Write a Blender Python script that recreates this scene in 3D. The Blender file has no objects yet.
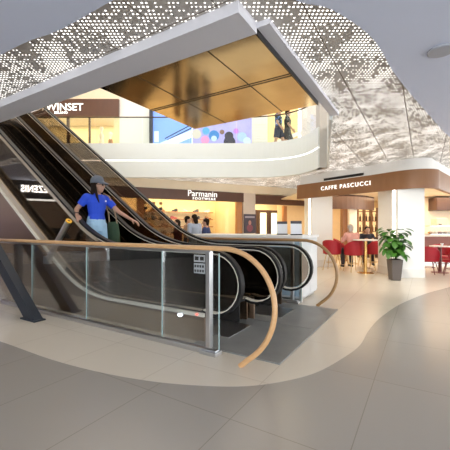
import bpy, bmesh, math, random
from mathutils import Vector, Matrix
from mathutils.geometry import tessellate_polygon
random.seed(7)
PI = math.pi
C = bpy.context.scene.collection
sc = bpy.context.scene

# ------------------------------------------------------------------ frame
F, HOR, CAMZ = 325.0, 228.0, 1.3
TH = -math.atan2(0.523, 0.8523)            # escalator axis u, cross axis w
CU, SU = math.cos(TH), math.sin(TH)
def P(u, w, z=0.0):                        # escalator frame -> world
    return Vector((CU*u - SU*w, SU*u + CU*w, z))
def at(px, py, D):                         # point of the place seen at px,py at depth D
    return Vector(((px-225)/F*D, D, CAMZ + (HOR-py)/F*D))
def lerp(a, b, t): return a + (b-a)*t

# ------------------------------------------------------------------ materials
MATS = {}
def nt(name):
    m = bpy.data.materials.new(name); m.use_nodes = True
    n = m.node_tree; b = n.nodes['Principled BSDF']
    MATS[name] = m
    return m, n, b
def N(n, t, **k):
    x = n.nodes.new(t)
    for a, v in k.items(): setattr(x, a, v)
    return x
def mathn(n, op, a, b=None, c=None):
    x = N(n, 'ShaderNodeMath', operation=op)
    for i, v in enumerate((a, b, c)):
        if v is None: continue
        if isinstance(v, (int, float)): x.inputs[i].default_value = v
        else: n.links.new(v, x.inputs[i])
    return x.outputs[0]
def mat(name, col, rough=0.5, metal=0.0, var=0.06, scale=6.0, spec=0.5, emit=None, estr=0.0, bump=0.0, rvar=0.0):
    m, n, b = nt(name)
    b.inputs['Roughness'].default_value = rough
    b.inputs['Metallic'].default_value = metal
    b.inputs['Specular IOR Level'].default_value = spec
    tc = N(n, 'ShaderNodeTexCoord')
    nz = N(n, 'ShaderNodeTexNoise'); nz.inputs['Scale'].default_value = scale; nz.inputs['Detail'].default_value = 4
    n.links.new(tc.outputs['Object'], nz.inputs['Vector'])
    mx = N(n, 'ShaderNodeMix', data_type='RGBA')
    mx.inputs[6].default_value = tuple(max(0, c*(1-var)) for c in col)+(1,)
    mx.inputs[7].default_value = tuple(min(1, c*(1+var)) for c in col)+(1,)
    n.links.new(nz.outputs['Fac'], mx.inputs[0])
    n.links.new(mx.outputs[2], b.inputs['Base Color'])
    if rvar:
        r = mathn(n, 'MULTIPLY_ADD', nz.outputs['Fac'], rvar, rough-rvar/2)
        n.links.new(r, b.inputs['Roughness'])
    if bump:
        bp = N(n, 'ShaderNodeBump'); bp.inputs['Strength'].default_value = bump; bp.inputs['Distance'].default_value = 0.01
        n.links.new(nz.outputs['Fac'], bp.inputs['Height']); n.links.new(bp.outputs[0], b.inputs['Normal'])
    if emit:
        b.inputs['Emission Color'].default_value = tuple(emit)+(1,)
        b.inputs['Emission Strength'].default_value = estr
    return m
def glass(name, tint, refl=0.0, rough=0.0, cap=0.5):
    """thin pane: tinted see-through plus mirror by Fresnel"""
    m = bpy.data.materials.new(name); m.use_nodes = True; MATS[name] = m
    n = m.node_tree; n.nodes.clear()
    o = N(n, 'ShaderNodeOutputMaterial')
    t = N(n, 'ShaderNodeBsdfTransparent'); t.inputs[0].default_value = tuple(tint)+(1,)
    g = N(n, 'ShaderNodeBsdfGlossy'); g.inputs['Roughness'].default_value = rough; g.inputs[0].default_value = (1, 1, 1, 1)
    f = N(n, 'ShaderNodeFresnel'); f.inputs[0].default_value = 1.5
    fac = mathn(n, 'MAXIMUM', 0.0, mathn(n, 'MINIMUM', mathn(n, 'ADD', f.outputs[0], refl), cap))
    mx = N(n, 'ShaderNodeMixShader')
    n.links.new(fac, mx.inputs[0]); n.links.new(t.outputs[0], mx.inputs[1]); n.links.new(g.outputs[0], mx.inputs[2])
    n.links.new(mx.outputs[0], o.inputs[0])
    return m
def wood(name, c0, c1, scale=3.0, rough=0.4, axis=(1, 8, 8)):
    m, n, b = nt(name)
    b.inputs['Roughness'].default_value = rough
    tc = N(n, 'ShaderNodeTexCoord'); mp = N(n, 'ShaderNodeMapping'); mp.inputs['Scale'].default_value = axis
    nz = N(n, 'ShaderNodeTexNoise'); nz.inputs['Scale'].default_value = scale; nz.inputs['Detail'].default_value = 6
    n.links.new(tc.outputs['Object'], mp.inputs[0]); n.links.new(mp.outputs[0], nz.inputs['Vector'])
    mx = N(n, 'ShaderNodeMix', data_type='RGBA'); mx.inputs[6].default_value = c0+(1,); mx.inputs[7].default_value = c1+(1,)
    n.links.new(nz.outputs['Fac'], mx.inputs[0]); n.links.new(mx.outputs[2], b.inputs['Base Color'])
    return m
def emitter(name, col, s): return mat(name, col, 0.6, emit=col, estr=s, var=0.0)

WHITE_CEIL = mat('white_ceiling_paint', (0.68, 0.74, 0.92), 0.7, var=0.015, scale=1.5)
WHITE = mat('white_paint', (0.82, 0.81, 0.79), 0.55, var=0.02, scale=2)
WHITE_GLOSS = mat('white_gloss_panel', (0.80, 0.82, 0.85), 0.2, var=0.02)
BORDER = mat('border_paint', (0.68, 0.68, 0.74), 0.6, var=0.02)
CREAM = mat('cream_plaster', (0.86, 0.74, 0.56), 0.6, var=0.03)
PARAPET = mat('parapet_white', (0.70, 0.74, 0.74), 0.45, var=0.015)
BROWN = wood('brown_fascia', (0.24, 0.105, 0.040), (0.31, 0.145, 0.060), 2.0, 0.42, (3, 3, 0.6))
BROWN_DARK = wood('dark_brown_board', (0.060, 0.026, 0.014), (0.10, 0.045, 0.024), 2.0, 0.4, (4, 4, 1))
BROWN_SIGN = wood('sign_band_brown', (0.085, 0.036, 0.022), (0.12, 0.052, 0.032), 2.0, 0.4, (3, 3, 1))
WOOD_OR = wood('orange_wood', (0.42, 0.17, 0.05), (0.55, 0.25, 0.08), 3.0, 0.4, (6, 6, 1))
RAILWOOD = wood('rail_wood', (0.60, 0.33, 0.14), (0.74, 0.46, 0.23), 6.0, 0.3, (1, 6, 6))
BRASSRAIL = wood('dark_rail_wood', (0.30, 0.17, 0.07), (0.42, 0.25, 0.11), 6.0, 0.3, (1, 6, 6))
STEEL = mat('brushed_steel', (0.62, 0.62, 0.63), 0.28, 1.0, 0.05, 30)
STEEL_LT = mat('satin_aluminium', (0.78, 0.77, 0.75), 0.35, 1.0, 0.03, 30)
BRONZE = mat('bronze_cladding', (0.30, 0.215, 0.155), 0.40, 1.0, 0.10, 1.5)
DECK = mat('champagne_deck', (0.62, 0.54, 0.43), 0.38, 0.6, 0.05, 10)
TRIMW = mat('pale_trim', (0.85, 0.80, 0.70), 0.35, 0.0, 0.02)
BLACK = mat('black_rubber', (0.008, 0.008, 0.009), 0.5, 0.0, 0.1, spec=0.25)
BLACK_MAT = mat('black_matt', (0.012, 0.011, 0.011), 0.55, 0.0, 0.1)
STEPM = mat('black_step_metal', (0.010, 0.009, 0.009), 0.6, 0.0, 0.2, 20)
NAVY = mat('navy_steel', (0.016, 0.022, 0.034), 0.5, 0.0, 0.08)
GOLDTUBE = mat('gold_metal', (0.75, 0.48, 0.18), 0.25, 1.0, 0.05)
YELLOW = mat('yellow_cap', (0.95, 0.50, 0.02), 0.45, var=0.05)
GLASS = glass('clear_glass', (0.93, 0.95, 0.955), -0.028)
GLASS_B = glass('balcony_glass', (0.90, 0.95, 0.94), -0.03, cap=0.1)
GLASS_EDGE = mat('glass_edge', (0.45, 0.62, 0.62), 0.15, var=0.05)
TINT = glass('bronze_glass', (0.62, 0.56, 0.50), -0.02)
TINT_IN = glass('smoked_glass', (0.40, 0.36, 0.32), -0.025)
RED = mat('red_leather', (0.36, 0.006, 0.016), 0.55, var=0.12, scale=9)
GREYPLATE = None

# ---- landing plate: fine ribs
def plate_mat():
    m, n, b = nt('ribbed_landing_plate')
    b.inputs['Roughness'].default_value = 0.45; b.inputs['Metallic'].default_value = 0.2
    tc = N(n, 'ShaderNodeTexCoord'); mp = N(n, 'ShaderNodeMapping'); mp.inputs['Rotation'].default_value = (0, 0, -TH)
    wv = N(n, 'ShaderNodeTexWave'); wv.inputs['Scale'].default_value = 14; wv.bands_direction = 'Y'
    n.links.new(tc.outputs['Object'], mp.inputs[0]); n.links.new(mp.outputs[0], wv.inputs['Vector'])
    nz = N(n, 'ShaderNodeTexNoise'); nz.inputs['Scale'].default_value = 3
    n.links.new(tc.outputs['Object'], nz.inputs['Vector'])
    a = mathn(n, 'MULTIPLY_ADD', nz.outputs['Fac'], 0.6, 0.1)
    f = mathn(n, 'MULTIPLY_ADD', wv.outputs['Fac'], 0.35, a)
    mx = N(n, 'ShaderNodeMix', data_type='RGBA'); mx.inputs[6].default_value = (0.16, 0.165, 0.16, 1); mx.inputs[7].default_value = (0.34, 0.345, 0.335, 1)
    n.links.new(f, mx.inputs[0]); n.links.new(mx.outputs[2], b.inputs['Base Color'])
    return m
PLATE = plate_mat()

# ---- polished stone floors with joints in the escalator frame
def stone(name, c0, c1, rough, tu, tw, ou, ow, tone, joint=(0.5, 0.5, 0.5), jw=0.006):
    m, n, b = nt(name)
    tc = N(n, 'ShaderNodeTexCoord'); mp = N(n, 'ShaderNodeMapping'); mp.inputs['Rotation'].default_value = (0, 0, -TH)
    n.links.new(tc.outputs['Object'], mp.inputs[0])
    sx = N(n, 'ShaderNodeSeparateXYZ'); n.links.new(mp.outputs[0], sx.inputs[0])
    U = mathn(n, 'DIVIDE', mathn(n, 'SUBTRACT', sx.outputs[0], ou), tu)
    W = mathn(n, 'DIVIDE', mathn(n, 'SUBTRACT', sx.outputs[1], ow), tw)
    fu = mathn(n, 'FRACT', U); fw = mathn(n, 'FRACT', W)
    ju = mathn(n, 'LESS_THAN', mathn(n, 'MULTIPLY', fu, tu), jw)
    jv = mathn(n, 'LESS_THAN', mathn(n, 'MULTIPLY', fw, tw), jw)
    jj = mathn(n, 'MAXIMUM', ju, jv)
    cb = N(n, 'ShaderNodeCombineXYZ'); n.links.new(mathn(n, 'FLOOR', U), cb.inputs[0]); n.links.new(mathn(n, 'FLOOR', W), cb.inputs[1])
    wn = N(n, 'ShaderNodeTexWhiteNoise', noise_dimensions='2D'); n.links.new(cb.outputs[0], wn.inputs['Vector'])
    nz = N(n, 'ShaderNodeTexNoise'); nz.inputs['Scale'].default_value = 1.6; nz.inputs['Detail'].default_value = 5; nz.inputs['Roughness'].default_value = 0.55
    n.links.new(tc.outputs['Object'], nz.inputs['Vector'])
    fac = mathn(n, 'ADD', mathn(n, 'MULTIPLY', nz.outputs['Fac'], 1-tone), mathn(n, 'MULTIPLY', wn.outputs['Value'], tone))
    mx = N(n, 'ShaderNodeMix', data_type='RGBA'); mx.inputs[6].default_value = c0+(1,); mx.inputs[7].default_value = c1+(1,)
    n.links.new(fac, mx.inputs[0])
    m2 = N(n, 'ShaderNodeMix', data_type='RGBA', blend_type='MULTIPLY'); n.links.new(jj, m2.inputs[0]); n.links.new(mx.outputs[2], m2.inputs[6])
    m2.inputs[7].default_value = joint+(1,)
    n.links.new(m2.outputs[2], b.inputs['Base Color'])
    b.inputs['Roughness'].default_value = rough
    b.inputs['Specular IOR Level'].default_value = 0.45
    return m
BEIGE = stone('beige_stone', (0.69, 0.61, 0.49), (0.745, 0.665, 0.545), 0.26, 0.9, 1.2, -1.168, 0.1, 0.35, (0.78, 0.74, 0.7))
GREY = stone('grey_stone', (0.362, 0.325, 0.280), (0.388, 0.350, 0.305), 0.27, 0.76, 1.14, -1.13, 1.90, 0.45, (0.72, 0.7, 0.68))

# ---- backlit perforated ceiling panel
def perforated():
    m, n, b = nt('backlit_perforated_panel')
    pit = 0.036
    tc = N(n, 'ShaderNodeTexCoord'); mp = N(n, 'ShaderNodeMapping'); mp.inputs['Rotation'].default_value = (0, 0, -TH)
    n.links.new(tc.outputs['Object'], mp.inputs[0])
    sx = N(n, 'ShaderNodeSeparateXYZ'); n.links.new(mp.outputs[0], sx.inputs[0])
    pw_ = 0.046; s2 = N(n, 'ShaderNodeSeparateXYZ'); n.links.new(tc.outputs['Object'], s2.inputs[0]); U = mathn(n, 'DIVIDE', s2.outputs[0], pit); W = mathn(n, 'DIVIDE', s2.outputs[1], pw_)
    fu = mathn(n, 'SUBTRACT', mathn(n, 'FRACT', U), 0.5); fw = mathn(n, 'MULTIPLY', mathn(n, 'SUBTRACT', mathn(n, 'FRACT', W), 0.5), pw_/pit)
    d = mathn(n, 'SQRT', mathn(n, 'ADD', mathn(n, 'MULTIPLY', fu, fu), mathn(n, 'MULTIPLY', fw, fw)))
    cb = N(n, 'ShaderNodeCombineXYZ'); n.links.new(mathn(n, 'FLOOR', U), cb.inputs[0]); n.links.new(mathn(n, 'FLOOR', W), cb.inputs[1])
    wn = N(n, 'ShaderNodeTexWhiteNoise', noise_dimensions='2D'); n.links.new(cb.outputs[0], wn.inputs['Vector'])
    # slow density field sampled per hole
    mp2 = N(n, 'ShaderNodeMapping'); mp2.inputs['Scale'].default_value = (0.11, 0.08, 1); n.links.new(cb.outputs[0], mp2.inputs[0])
    nz = N(n, 'ShaderNodeTexNoise'); nz.inputs['Scale'].default_value = 1.0; nz.inputs['Detail'].default_value = 3
    n.links.new(mp2.outputs[0], nz.inputs['Vector'])
    dens = mathn(n, 'MULTIPLY_ADD', nz.outputs['Fac'], 2.4, -0.50)
    on = mathn(n, 'LESS_THAN', wn.outputs['Value'], dens)
    rad = mathn(n, 'MULTIPLY_ADD', nz.outputs['Fac'], 0.40, 0.06)
    hole = mathn(n, 'MULTIPLY', mathn(n, 'LESS_THAN', d, rad), on)
    # joints 0.6 m x 2.4 m
    j1 = mathn(n, 'LESS_THAN', mathn(n, 'FRACT', mathn(n, 'DIVIDE', mathn(n, 'ADD', sx.outputs[0], 0.84), 0.6)), 0.018)
    j2 = mathn(n, 'LESS_THAN', mathn(n, 'FRACT', mathn(n, 'DIVIDE', mathn(n, 'ADD', sx.outputs[1], 0.2), 2.4)), 0.006)
    jj = mathn(n, 'MAXIMUM', j1, j2)
    hole = mathn(n, 'MULTIPLY', hole, mathn(n, 'SUBTRACT', 1.0, jj))
    mx = N(n, 'ShaderNodeMix', data_type='RGBA'); mx.inputs[6].default_value = (0.54, 0.505, 0.47, 1); mx.inputs[7].default_value = (0.24, 0.20, 0.16, 1)
    n.links.new(jj, mx.inputs[0]); n.links.new(mx.outputs[2], b.inputs['Base Color'])
    b.inputs['Roughness'].default_value = 0.6
    b.inputs['Emission Color'].default_value = (1.0, 0.965, 0.91, 1)
    n.links.new(mathn(n, 'MULTIPLY', hole, 1.5), b.inputs['Emission Strength'])
    return m
PERF = perforated()

# ---- polished gold soffit with seams
def gold():
    m, n, b = nt('polished_gold_sheet')
    b.inputs['Metallic'].default_value = 1.0
    tc = N(n, 'ShaderNodeTexCoord')
    nz = N(n, 'ShaderNodeTexNoise'); nz.inputs['Scale'].default_value = 2.2; nz.inputs['Detail'].default_value = 2
    n.links.new(tc.outputs['Object'], nz.inputs['Vector'])
    mx = N(n, 'ShaderNodeMix', data_type='RGBA'); mx.inputs[6].default_value = (0.50, 0.36, 0.17, 1); mx.inputs[7].default_value = (0.78, 0.60, 0.33, 1)
    n.links.new(nz.outputs['Fac'], mx.inputs[0]); n.links.new(mx.outputs[2], b.inputs['Base Color'])
    n.links.new(mathn(n, 'MULTIPLY_ADD', nz.outputs['Fac'], 0.12, 0.08), b.inputs['Roughness'])
    bp = N(n, 'ShaderNodeBump'); bp.inputs['Strength'].default_value = 0.12; bp.inputs['Distance'].default_value = 0.02
    n.links.new(nz.outputs['Fac'], bp.inputs['Height']); n.links.new(bp.outputs[0], b.inputs['Normal'])
    return m
GOLD = gold()

# ------------------------------------------------------------------ mesh builder
class MB:
    def __init__(s): s.v = []; s.f = []; s.mi = []; s.cur = 0
    def add(s, vs, fs):
        o = len(s.v); s.v += [Vector(x) for x in vs]
        for f in fs: s.f.append([i+o for i in f]); s.mi.append(s.cur)
        return s
    def hexa(s, b, t):                      # 4 bottom, 4 top points
        return s.add(list(b)+list(t), [(3, 2, 1, 0), (4, 5, 6, 7), (0, 1, 5, 4), (1, 2, 6, 5), (2, 3, 7, 6), (3, 0, 4, 7)])
    def box(s, x0, x1, y0, y1, z0, z1):
        return s.hexa([(x0, y0, z0), (x1, y0, z0), (x1, y1, z0), (x0, y1, z0)], [(x0, y0, z1), (x1, y0, z1), (x1, y1, z1), (x0, y1, z1)])
    def ubox(s, u0, u1, w0, w1, z0, z1):
        q = [(u0, w0), (u1, w0), (u1, w1), (u0, w1)]
        return s.hexa([P(a, b, z0) for a, b in q], [P(a, b, z1) for a, b in q])
    def prism(s, poly, z0, z1):             # plan polygon, CCW or CW
        n = len(poly)
        b = [Vector((p[0], p[1], z0)) for p in poly]; t = [Vector((p[0], p[1], z1)) for p in poly]
        tris = tessellate_polygon([t])
        fs = [tuple(i+n for i in x) for x in tris] + [tuple(reversed(x)) for x in tris]
        fs += [(i, (i+1) % n, n+(i+1) % n, n+i) for i in range(n)]
        return s.add(b+t, fs)
    def side(s, poly, w0, w1):              # polygon in (u,z), extruded across w
        n = len(poly)
        b = [P(p[0], w0, p[1]) for p in poly]; t = [P(p[0], w1, p[1]) for p in poly]
        tris = tessellate_polygon([[Vector((p[0], p[1], 0)) for p in poly]])
        fs = [tuple(i+n for i in x) for x in tris] + [tuple(reversed(x)) for x in tris]
        fs += [(i, (i+1) % n, n+(i+1) % n, n+i) for i in range(n)]
        return s.add(b+t, fs)
    def wallstrip(s, path, th, z0, z1):     # thick vertical strip along an open plan path
        pts = [Vector((p[0], p[1])) for p in path]; n = len(pts); L = []; R = []
        for i, p in enumerate(pts):
            a = pts[max(i-1, 0)]; b = pts[min(i+1, n-1)]; d = (b-a).normalized(); nn = Vector((-d.y, d.x))*th/2
            L.append(p+nn); R.append(p-nn)
        vs = []
        for i in range(n):
            for q in (L[i], R[i]):
                vs += [(q.x, q.y, z0), (q.x, q.y, z1)]
        fs = []
        for i in range(n-1):
            a = 4*i; b = a+4
            fs += [(a, b, b+1, a+1), (a+2, a+3, b+3, b+2), (a+1, b+1, b+3, a+3), (a, a+2, b+2, b)]
        fs += [(0, 1, 3, 2), (4*n-4, 4*n-2, 4*n-1, 4*n-3)]
        return s.add(vs, fs)
    def tube(s, pts, r, seg=10, cap=True, rz=None):
        pts = [Vector(p) for p in pts]; n = len(pts); rings = []
        rr = r if isinstance(r, (list, tuple)) else [r]*n
        ref = None
        for i, p in enumerate(pts):
            d = (pts[min(i+1, n-1)]-pts[max(i-1, 0)]).normalized()
            if ref is None:
                ref = Vector((0, 0, 1)) if abs(d.z) < 0.9 else Vector((1, 0, 0))
            x = (ref - d*ref.dot(d)).normalized(); y = d.cross(x); ref = x
            rings.append([p + x*(math.cos(2*PI*k/seg)*(rz or 1)*rr[i]) + y*(math.sin(2*PI*k/seg)*rr[i]) for k in range(seg)])
        vs = [v for g in rings for v in g]; fs = []
        for i in range(n-1):
            for k in range(seg):
                a = i*seg+k; b = i*seg+(k+1) % seg
                fs.append((a, b, b+seg, a+seg))
        if cap: fs += [tuple(reversed(range(seg))), tuple(range((n-1)*seg, n*seg))]
        return s.add(vs, fs)
    def lathe(s, prof, c=(0, 0, 0), seg=24, sx=1, sy=1):
        vs = []; fs = []; n = len(prof)
        for r, z in prof:
            for k in range(seg):
                vs.append((c[0]+sx*r*math.cos(2*PI*k/seg), c[1]+sy*r*math.sin(2*PI*k/seg), c[2]+z))
        for i in range(n-1):
            for k in range(seg):
                a = i*seg+k; b = i*seg+(k+1) % seg
                fs.append((a, b, b+seg, a+seg))
        fs += [tuple(reversed(range(seg))), tuple(range((n-1)*seg, n*seg))]
        return s.add(vs, fs)
    def sphere(s, c, r, seg=14, rings=9):
        if not isinstance(r, (tuple, list)): r = (r, r, r)
        prof = [(math.sin(PI*i/rings), -math.cos(PI*i/rings)) for i in range(rings+1)]
        vs = []; fs = []
        for a, b in prof:
            for k in range(seg):
                vs.append((c[0]+r[0]*a*math.cos(2*PI*k/seg), c[1]+r[1]*a*math.sin(2*PI*k/seg), c[2]+r[2]*b))
        for i in range(rings):
            for k in range(seg):
                a = i*seg+k; b = i*seg+(k+1) % seg
                fs.append((a, b, b+seg, a+seg))
        return s.add(vs, fs)
    def cap(s, a, b, ra, rb, seg=12, ends=True):
        a = Vector(a); b = Vector(b)
        s.tube([a, b], [ra, rb], seg)
        if ends: s.sphere(a, ra, seg, 8); s.sphere(b, rb, seg, 8)
        return s
    def chain(s, pts, rs, ends=True):
        for i in range(len(pts)-1): s.cap(pts[i], pts[i+1], rs[i], rs[i+1], ends=ends)
        return s
    def rings(s, rg, seg=18):               # rg: (center, rx, ry) elliptical loft about local z
        vs = []; fs = []; n = len(rg)
        for c, rx, ry in rg:
            for k in range(seg):
                vs.append((c[0]+rx*math.cos(2*PI*k/seg), c[1]+ry*math.sin(2*PI*k/seg), c[2]))
        for i in range(n-1):
            for k in range(seg):
                a = i*seg+k; b = i*seg+(k+1) % seg
                fs.append((a, b, b+seg, a+seg))
        fs += [tuple(reversed(range(seg))), tuple(range((n-1)*seg, n*seg))]
        return s.add(vs, fs)
    def xf(s, M):
        s.v = [M @ v for v in s.v]; return s
    def mesh(s, name):
        me = bpy.data.meshes.new(name); me.from_pydata([tuple(v) for v in s.v], [], s.f); me.validate(); me.update()
        bm = bmesh.new(); bm.from_mesh(me); bmesh.ops.recalc_face_normals(bm, faces=bm.faces); bm.to_mesh(me); bm.free()
        for p, i in zip(me.polygons, s.mi): p.material_index = i
        return me

WM = {}                                     # world matrices of the things
def props(o, label=None, cat=None, group=None, kind=None):
    if label: o['label'] = label
    if cat: o['category'] = cat
    if group: o['group'] = group
    if kind: o['kind'] = kind
    return o
def thing(name, label, cat, loc=(0, 0, 0), rz=0.0, group=None, kind=None):
    o = bpy.data.objects.new(name, None); C.objects.link(o)
    o.empty_display_size = 0.1
    o.location = loc; o.rotation_euler = (0, 0, rz)
    WM[o.name] = Matrix.Translation(Vector(loc)) @ Matrix.Rotation(rz, 4, 'Z')
    return props(o, label, cat, group, kind)
def put(name, mb, m, parent=None, smooth=False, bevel=0.0, local=False, label=None, auto=None):
    """mesh given in world coordinates (or the parent's when local) -> ONE object"""
    me = mb.mesh(name) if isinstance(mb, MB) else mb
    for x in (m if isinstance(m, (list, tuple)) else [m]): me.materials.append(x)
    o = bpy.data.objects.new(name, me); C.objects.link(o)
    if parent is not None:
        if not local: me.transform(WM[parent.name].inverted())
        o.parent = parent; WM[o.name] = WM[parent.name].copy()
    else:
        if not local:
            xs = [v.co for v in me.vertices]
            c = Vector(((min(v.x for v in xs)+max(v.x for v in xs))/2, (min(v.y for v in xs)+max(v.y for v in xs))/2, min(v.z for v in xs)))
            me.transform(Matrix.Translation(-c)); o.location = c
            WM[o.name] = Matrix.Translation(c)
        else: WM[o.name] = Matrix()
    if smooth:
        for p in me.polygons: p.use_smooth = True
        if auto is not None:
            me.set_sharp_from_angle(angle=math.radians(auto))
    if bevel:
        b = o.modifiers.new('bevel', 'BEVEL'); b.width = bevel; b.segments = 2; b.limit_method = 'ANGLE'
    if label: o['label'] = label
    return o
def struct(name, mb, m, parent=None, **k):
    o = put(name, mb, m, parent, **k)
    if parent is None: o['kind'] = 'structure'
    return o
def structn(name, mb, m, **k):             # structure kept at world origin so object coordinates = world
    o = put(name, mb, m, None, local=True, **k); o['kind'] = 'structure'; return o
def dup(root, loc, rz, label=None, group=None):
    r = root.copy(); C.objects.link(r); r.location = loc; r.rotation_euler = (0, 0, rz)
    if label: r['label'] = label
    if group: r['group'] = group
    for ch in list(root.children):
        c = ch.copy(); C.objects.link(c); c.parent = r
        for g in list(ch.children):
            d = g.copy(); C.objects.link(d); d.parent = c
    return r
def remesh(mb, name, voxel, smooth=4):
    me = mb.mesh(name); o = bpy.data.objects.new(name, me); C.objects.link(o)
    r = o.modifiers.new('r', 'REMESH'); r.mode = 'VOXEL'; r.voxel_size = voxel; r.use_smooth_shade = True
    if smooth:
        s = o.modifiers.new('s', 'SMOOTH'); s.factor = 0.5; s.iterations = smooth
    dg = bpy.context.evaluated_depsgraph_get(); dg.update()
    out = bpy.data.meshes.new_from_object(o.evaluated_get(dg)); out.name = name
    out.materials.clear()
    bpy.data.objects.remove(o); bpy.data.meshes.remove(me)
    for p in out.polygons: p.use_smooth = True
    return out
def text(name, s, size, m, org, right, parent=None, depth=0.02, off=0.0, spacing=1.0, label=None, center=True, shear=0.0, xs=1.0):
    cu = bpy.data.curves.new(name, 'FONT'); cu.body = s; cu.size = size; cu.extrude = depth/2; cu.offset = off
    cu.space_character = spacing; cu.shear = shear
    cu.align_x = 'CENTER' if center else 'LEFT'; cu.align_y = 'CENTER'
    o = bpy.data.objects.new(name, cu); C.objects.link(o)
    dg = bpy.context.evaluated_depsgraph_get(); dg.update()
    me = bpy.data.meshes.new_from_object(o.evaluated_get(dg)); me.materials.clear()
    bpy.data.objects.remove(o); bpy.data.curves.remove(cu)
    r = Vector(right).normalized(); up = Vector((0, 0, 1)); nn = r.cross(up)
    M = Matrix.Translation(Vector(org)) @ Matrix((r, up, nn)).transposed().to_4x4()
    me.transform(M @ Matrix.Diagonal((xs, 1, 1, 1)))
    return put(name, me, m, parent, label=label)

# ================================================================== SETTING
ZC, ZS = 3.10, 3.0            # perforated ceiling, lowered soffit
ZU = 4.10                     # upper floor
# plan of the atrium opening
def arc(c, r, a0, a1, n): return [(c[0]+r*math.cos(lerp(a0, a1, i/n)), c[1]+r*math.sin(lerp(a0, a1, i/n))) for i in range(n+1)]
def xy(u, w): q = P(u, w); return (q.x, q.y)
PAR = [(2.70, 9.15), (2.64, 9.7), (2.45, 10.2), (2.1, 10.58), (1.65, 10.83), (1.1, 10.96), (0.4, 11.0), (-2, 11.0), (-5, 11.0), (-12.5, 11.0)]
HOLE = [xy(-1.25, 2.57), xy(-1.25, 5.2), (2.88, 9.1)] + PAR + [xy(-13.5, 2.57)]
def holed(outer, hole, z):
    tris = tessellate_polygon([[Vector((p[0], p[1], 0)) for p in outer], [Vector((p[0], p[1], 0)) for p in hole]])
    mb = MB(); mb.add([(p[0], p[1], z) for p in list(outer)+list(hole)], tris); return mb
OUT = [(-16, -5), (13, -5), (13, 18.5), (-16, 18.5)]
structn('ceiling', holed(OUT, HOLE, ZC), PERF)
structn('floor_upper', holed([(-16, -5), (13, -5), (13, 18.5), (-16, 18.5)], HOLE, ZU), BEIGE)
structn('ceiling_upper', MB().box(-16, 13, -5, 18.5, 8.0, 8.1), CREAM)

# lower white ceiling with its sweeping edge
EDGE = [(-16, 11.6), (-5.2, 5.15), (-2.29, 3.31), (-1.47, 2.89), (-0.86, 2.51), (-0.45, 2.31), (0.0, 2.25), (0.3, 2.35), (0.58, 2.53), (0.82, 2.60), (1.09, 2.78),
        (1.34, 2.99), (1.57, 3.25), (1.86, 3.62), (2.32, 4.14), (3.09, 4.97), (4.35, 6.29), (6.2, 8.0), (8.4, 9.4), (13, 11.0)]
def cat(pts, n=5):
    out = []
    for i in range(len(pts)-1):
        p0 = pts[max(i-1, 0)]; p1 = pts[i]; p2 = pts[i+1]; p3 = pts[min(i+2, len(pts)-1)]
        for k in range(n):
            t = k/n
            out.append(tuple(0.5*((2*p1[j]) + (-p0[j]+p2[j])*t + (2*p0[j]-5*p1[j]+4*p2[j]-p3[j])*t*t + (-p0[j]+3*p1[j]-3*p2[j]+p3[j])*t**3) for j in range(len(p1))))
    out.append(tuple(pts[-1])); return out
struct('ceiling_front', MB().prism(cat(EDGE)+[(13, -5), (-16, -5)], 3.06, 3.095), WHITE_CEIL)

# soffit round the escalator opening
struct('trim_1', MB().ubox(-13.5, -1.25, 2.24, 2.57, ZS, ZU-0.02), BORDER)
struct('trim_2', MB().ubox(-1.25, -1.13, 2.57, 5.22, ZC-0.05, ZC+0.02), BORDER)
g = thing('trim_3', None, None, P(-2.3, 3.5, ZS), kind='structure')
put('gold_panel', MB().ubox(-3.37, -1.27, 2.58, 4.5, ZS+0.005, ZS+0.03), GOLD, g)
put('body', MB().ubox(-3.37, -1.262, 2.58, 4.5, ZS+0.035, ZU-0.02), BLACK_MAT, g)
sm = MB()
for w in (3.44, 3.49): sm.ubox(-3.37, -1.27, w-0.006, w+0.006, ZS, ZS+0.004)
for u in (-1.78, -2.75): sm.ubox(u-0.004, u+0.004, 2.58, 4.5, ZS, ZS+0.004)
put('seams', sm, mat('dark_seam', (0.07, 0.045, 0.02), 0.5), g)
put('edge_band', MB().ubox(-1.262, -1.252, 2.58, 4.52, ZS, ZC+0.1), mat('black_glass_band', (0.012, 0.012, 0.014), 0.12), g)

# balcony fascia with light groove
struct('trim_4', MB().wallstrip(cat(PAR, 3), 0.16, 3.0, 4.15), PARAPET)
LINE = emitter('led_line', (1.0, 0.98, 0.96), 1.2)
struct('trim_5', MB().wallstrip([(x-0.0, y-0.0) for x, y in cat(PAR, 3)], 0.172, 3.555, 3.585), LINE)
struct('trim_6', MB().wallstrip([(xy(-1.25, 5.2)), (2.88, 9.1)], 0.05, 3.0, 4.12), PARAPET)
struct('pillar_1', MB().box(2.66, 2.92, 9.1, 9.5, 3.0, 8.0), mat('pier_grey', (0.50, 0.48, 0.46), 0.6))
gb = thing('balcony_railing', 'clear glass balustrade with thin dark rail along the upper balcony edge', 'railing', (-3, 11, 4.15))
pp = cat(PAR, 3)
gi = [0, 6, 12, 18]
def seg_x(a, b): return [p for p in pp if a >= p[0] >= b]
put('glass_panel', MB().wallstrip(pp[0:10], 0.014, 4.15, 5.03), GLASS_B, gb)
put('glass_panel', MB().wallstrip(pp[9:19], 0.014, 4.15, 5.03), GLASS_B, gb)
xs = [0.38, -1.2, -2.8, -4.4, -6.0, -7.6, -9.2, -10.8]
for a, b in zip(xs, xs[1:]): put('glass_panel', MB().wallstrip([(a-0.01, 11), (b+0.01, 11)], 0.014, 4.15, 5.03), GLASS_B, gb)
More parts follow.
